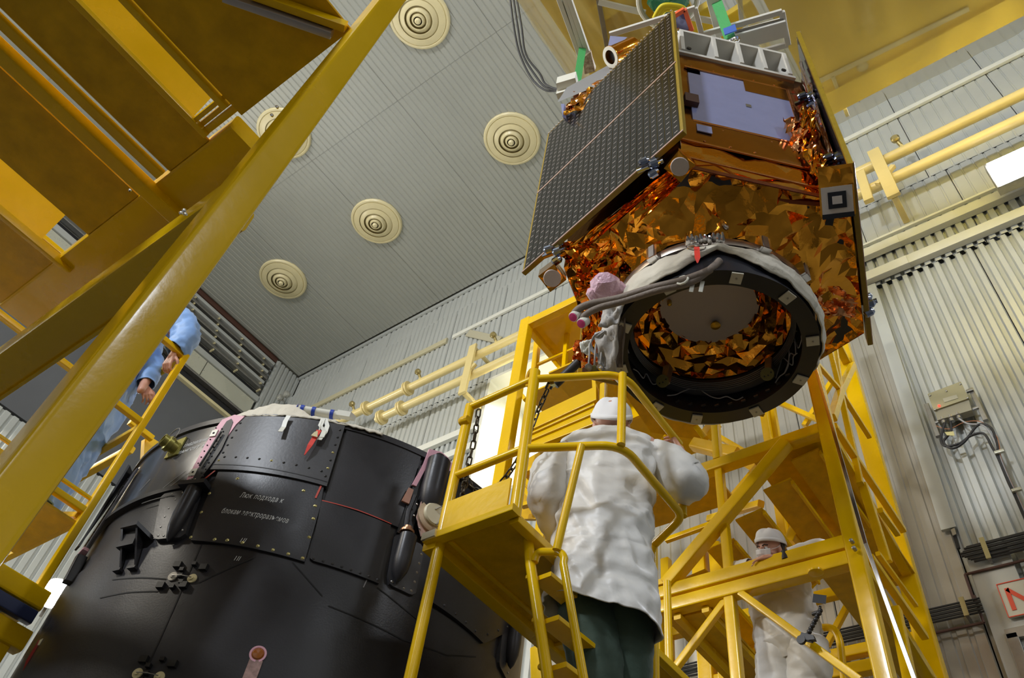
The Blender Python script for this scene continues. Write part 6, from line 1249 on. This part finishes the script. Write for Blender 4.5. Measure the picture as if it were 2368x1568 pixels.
cb8('cross_beam', V(-2.0, 2.42, 9.1), V(-1.05, 2.42, 9.1), .2, .2); cb8('cross_beam', V(-1.95, 3.1, 9.1), V(-.9, 3.1, 9.1), .25, .2)
cb8('diagonal_beam', at(1660, 70, z=9.1), at(1745, 15, z=9.1), .22, .15)
cb8('grey_frame_bar', at(1384, 4, z=8.9), at(1492, 30, z=8.9), .06, .05, TRIMW); cb8('grey_frame_bar', at(1384, 0, z=8.9), at(1405, 115, z=8.9), .05, .04, DSTEEL)
q = at(1545, -5, z=8.8); MB().tube([q+Vector((.30*math.cos(a), .30*math.sin(a), 0)) for a in [k*PI/16 for k in range(32)]], .03, 10, closed=True).build('grey_ring', TRIMW, cr2)
cb8('grey_frame_bar', at(1600, 40, z=8.9), at(1680, 55, z=8.9), .06, .05, TRIMW); cb8('hanging_strip', at(1710, -10, z=8.9), at(1716, 62, z=8.9), .05, .02, TRIMW)
hb = thing('hook_bag', 'dark green plastic wrapped hook block with yellow straps above the satellite', 'hook', q)
lump('green_bag', q+Vector((0, 0, .0)), .19, .22, mat('green_plastic_bag', (.01, .10, .045), .12, bump=1, bscale=10, spec=.9), 5, hb, 220)
for k in range(3): cable('yellow_strap', [at(1512+k*6, 42, z=8.5), at(1530+k*4, 14+k*5, z=8.5), at(1560, 12+k*6, z=8.5), at(1582-k*6, 20+k*4, z=8.5), at(1575-k*4, 40, z=8.5)], .022, mat('yellow_strap', (.75, .62, .02), .5), hb)
# white guide channels left of the satellite
gc = thing('guide_channel', 'pair of long white steel guide channels hanging beside the solar panel', 'channel', at(1330, 90, z=8.0))
for a, b, w_ in (((1292, -6), (1340, 125), .045), ((1306, -6), (1362, 165), .04), ((1315, -6), (1372, 158), .05)): MB().bar(at(*a, z=7.9), at(*b, z=7.9), w_, .08).build('channel_flange', TRIMW, gc)
MB().poly([at(1348, 135, z=7.8), at(1366, 120, z=7.8), at(1376, 165, z=7.8), at(1352, 172, z=7.8)], (0, 0, .06)).build('end_block', mat('rusty_white', (.6, .52, .42), .6, var=.4, vscale=30, var_col=(.25, .14, .08)), gc)
wb2 = thing('white_block', 'white slotted steel block at the end of the guide channels', 'block', at(1315, 205, z=7.0))
MB().poly([at(1286, 193, z=7.0), at(1330, 180, z=7.0), at(1335, 200, z=7.0), at(1289, 214, z=7.0)], (0, 0, .14)).build('upper_jaw', TRIMW, wb2); MB().poly([at(1286, 217, z=6.95), at(1330, 203, z=6.95), at(1334, 214, z=6.95), at(1290, 230, z=6.95)], (0, 0, .14)).build('lower_jaw', TRIMW, wb2)
GRS = mat('green_sling', (.06, .36, .10), .6, bump=.3, bscale=80)
def sling(label, a, b, w_, z0, z1):
    t = thing('lifting_sling', label, 'sling', at(*a, z=z0)); MB().bar(at(*a, z=z0), at(*b, z=z1), w_, .012, up=(-Vector(at(*a, z=z0))).normalized()).build('webbing', GRS, t); return t
sling('broad green webbing sling running up from the shackle', (1652, -10), (1688, 88), .09, 7.6, 6.9); sling('short green webbing sling beside the white guide channels', (1347, 112), (1333, 200), .07, 7.86, 7.15)
sh = thing('shackle', 'chrome lifting shackle with blue ring below the green sling', 'shackle', at(1697, 100, z=6.8))
p = at(1694, 92, z=6.85); MB().tube([p+Vector((.05*math.cos(a), 0, .06*math.sin(a)-.05)) for a in [k*PI/8 for k in range(16)]], .014, 10, closed=True).build('bow', STEEL, sh); MB().lathe(at(1697, 106, z=6.7), X+Z*.3, [(.02, -.05), (.03, -.03), (.03, .03), (.02, .05)], 12).build('pin', STEEL, sh)
MB().lathe(at(1709, 121, z=6.62), -Z-Y*.5, [(.03, 0), (.034, .008), (.012, .012), (.012, .0)], 18).build('eye_ring', mat('bluish_ring', (.6, .65, .9), .2, metal=.6), sh)
MB().bar(at(1686, 62, z=6.95), at(1690, 76, z=6.9), .10, .014, up=(-at(1686, 62, z=7)).normalized()).build('blue_label', mat('blue_label', (.05, .15, .6), .5), sh)
# white lifting frame above
lf = thing('spreader_rig', 'open white lifting frame of square tubes above the satellite', 'frame', at(1720, 60, z=7.3))
def wf(a, b, w_=.045, z_=7.3, d=None): MB().bar(at(*a, z=z_), at(*b, z=z_), w_, d).build('frame_tube', WHITEF, lf)
wf((1410, 80), (1607, 19)); wf((1607, 19), (1624, 85)); wf((1624, 80), (1808, 27)); wf((1808, 27), (1822, 103), .05); wf((1822, 103), (1750, 122)); wf((1814, 52), (1700, 84), .03)
MB().bar(at(1698, 95, z=7.3), at(1817, 62, z=7.3), .15, .12).build('box_beam', WHITEF, lf); MB().bar(at(1700, 78, z=7.28), at(1812, 49, z=7.28), .05, .03).build('slot_shadow', DSTEEL, lf)
MB().bar(at(1645, -10, z=7.5), at(1668, 82, z=7.5), .10, .04).build('hanger_plate', WHITEF, lf)
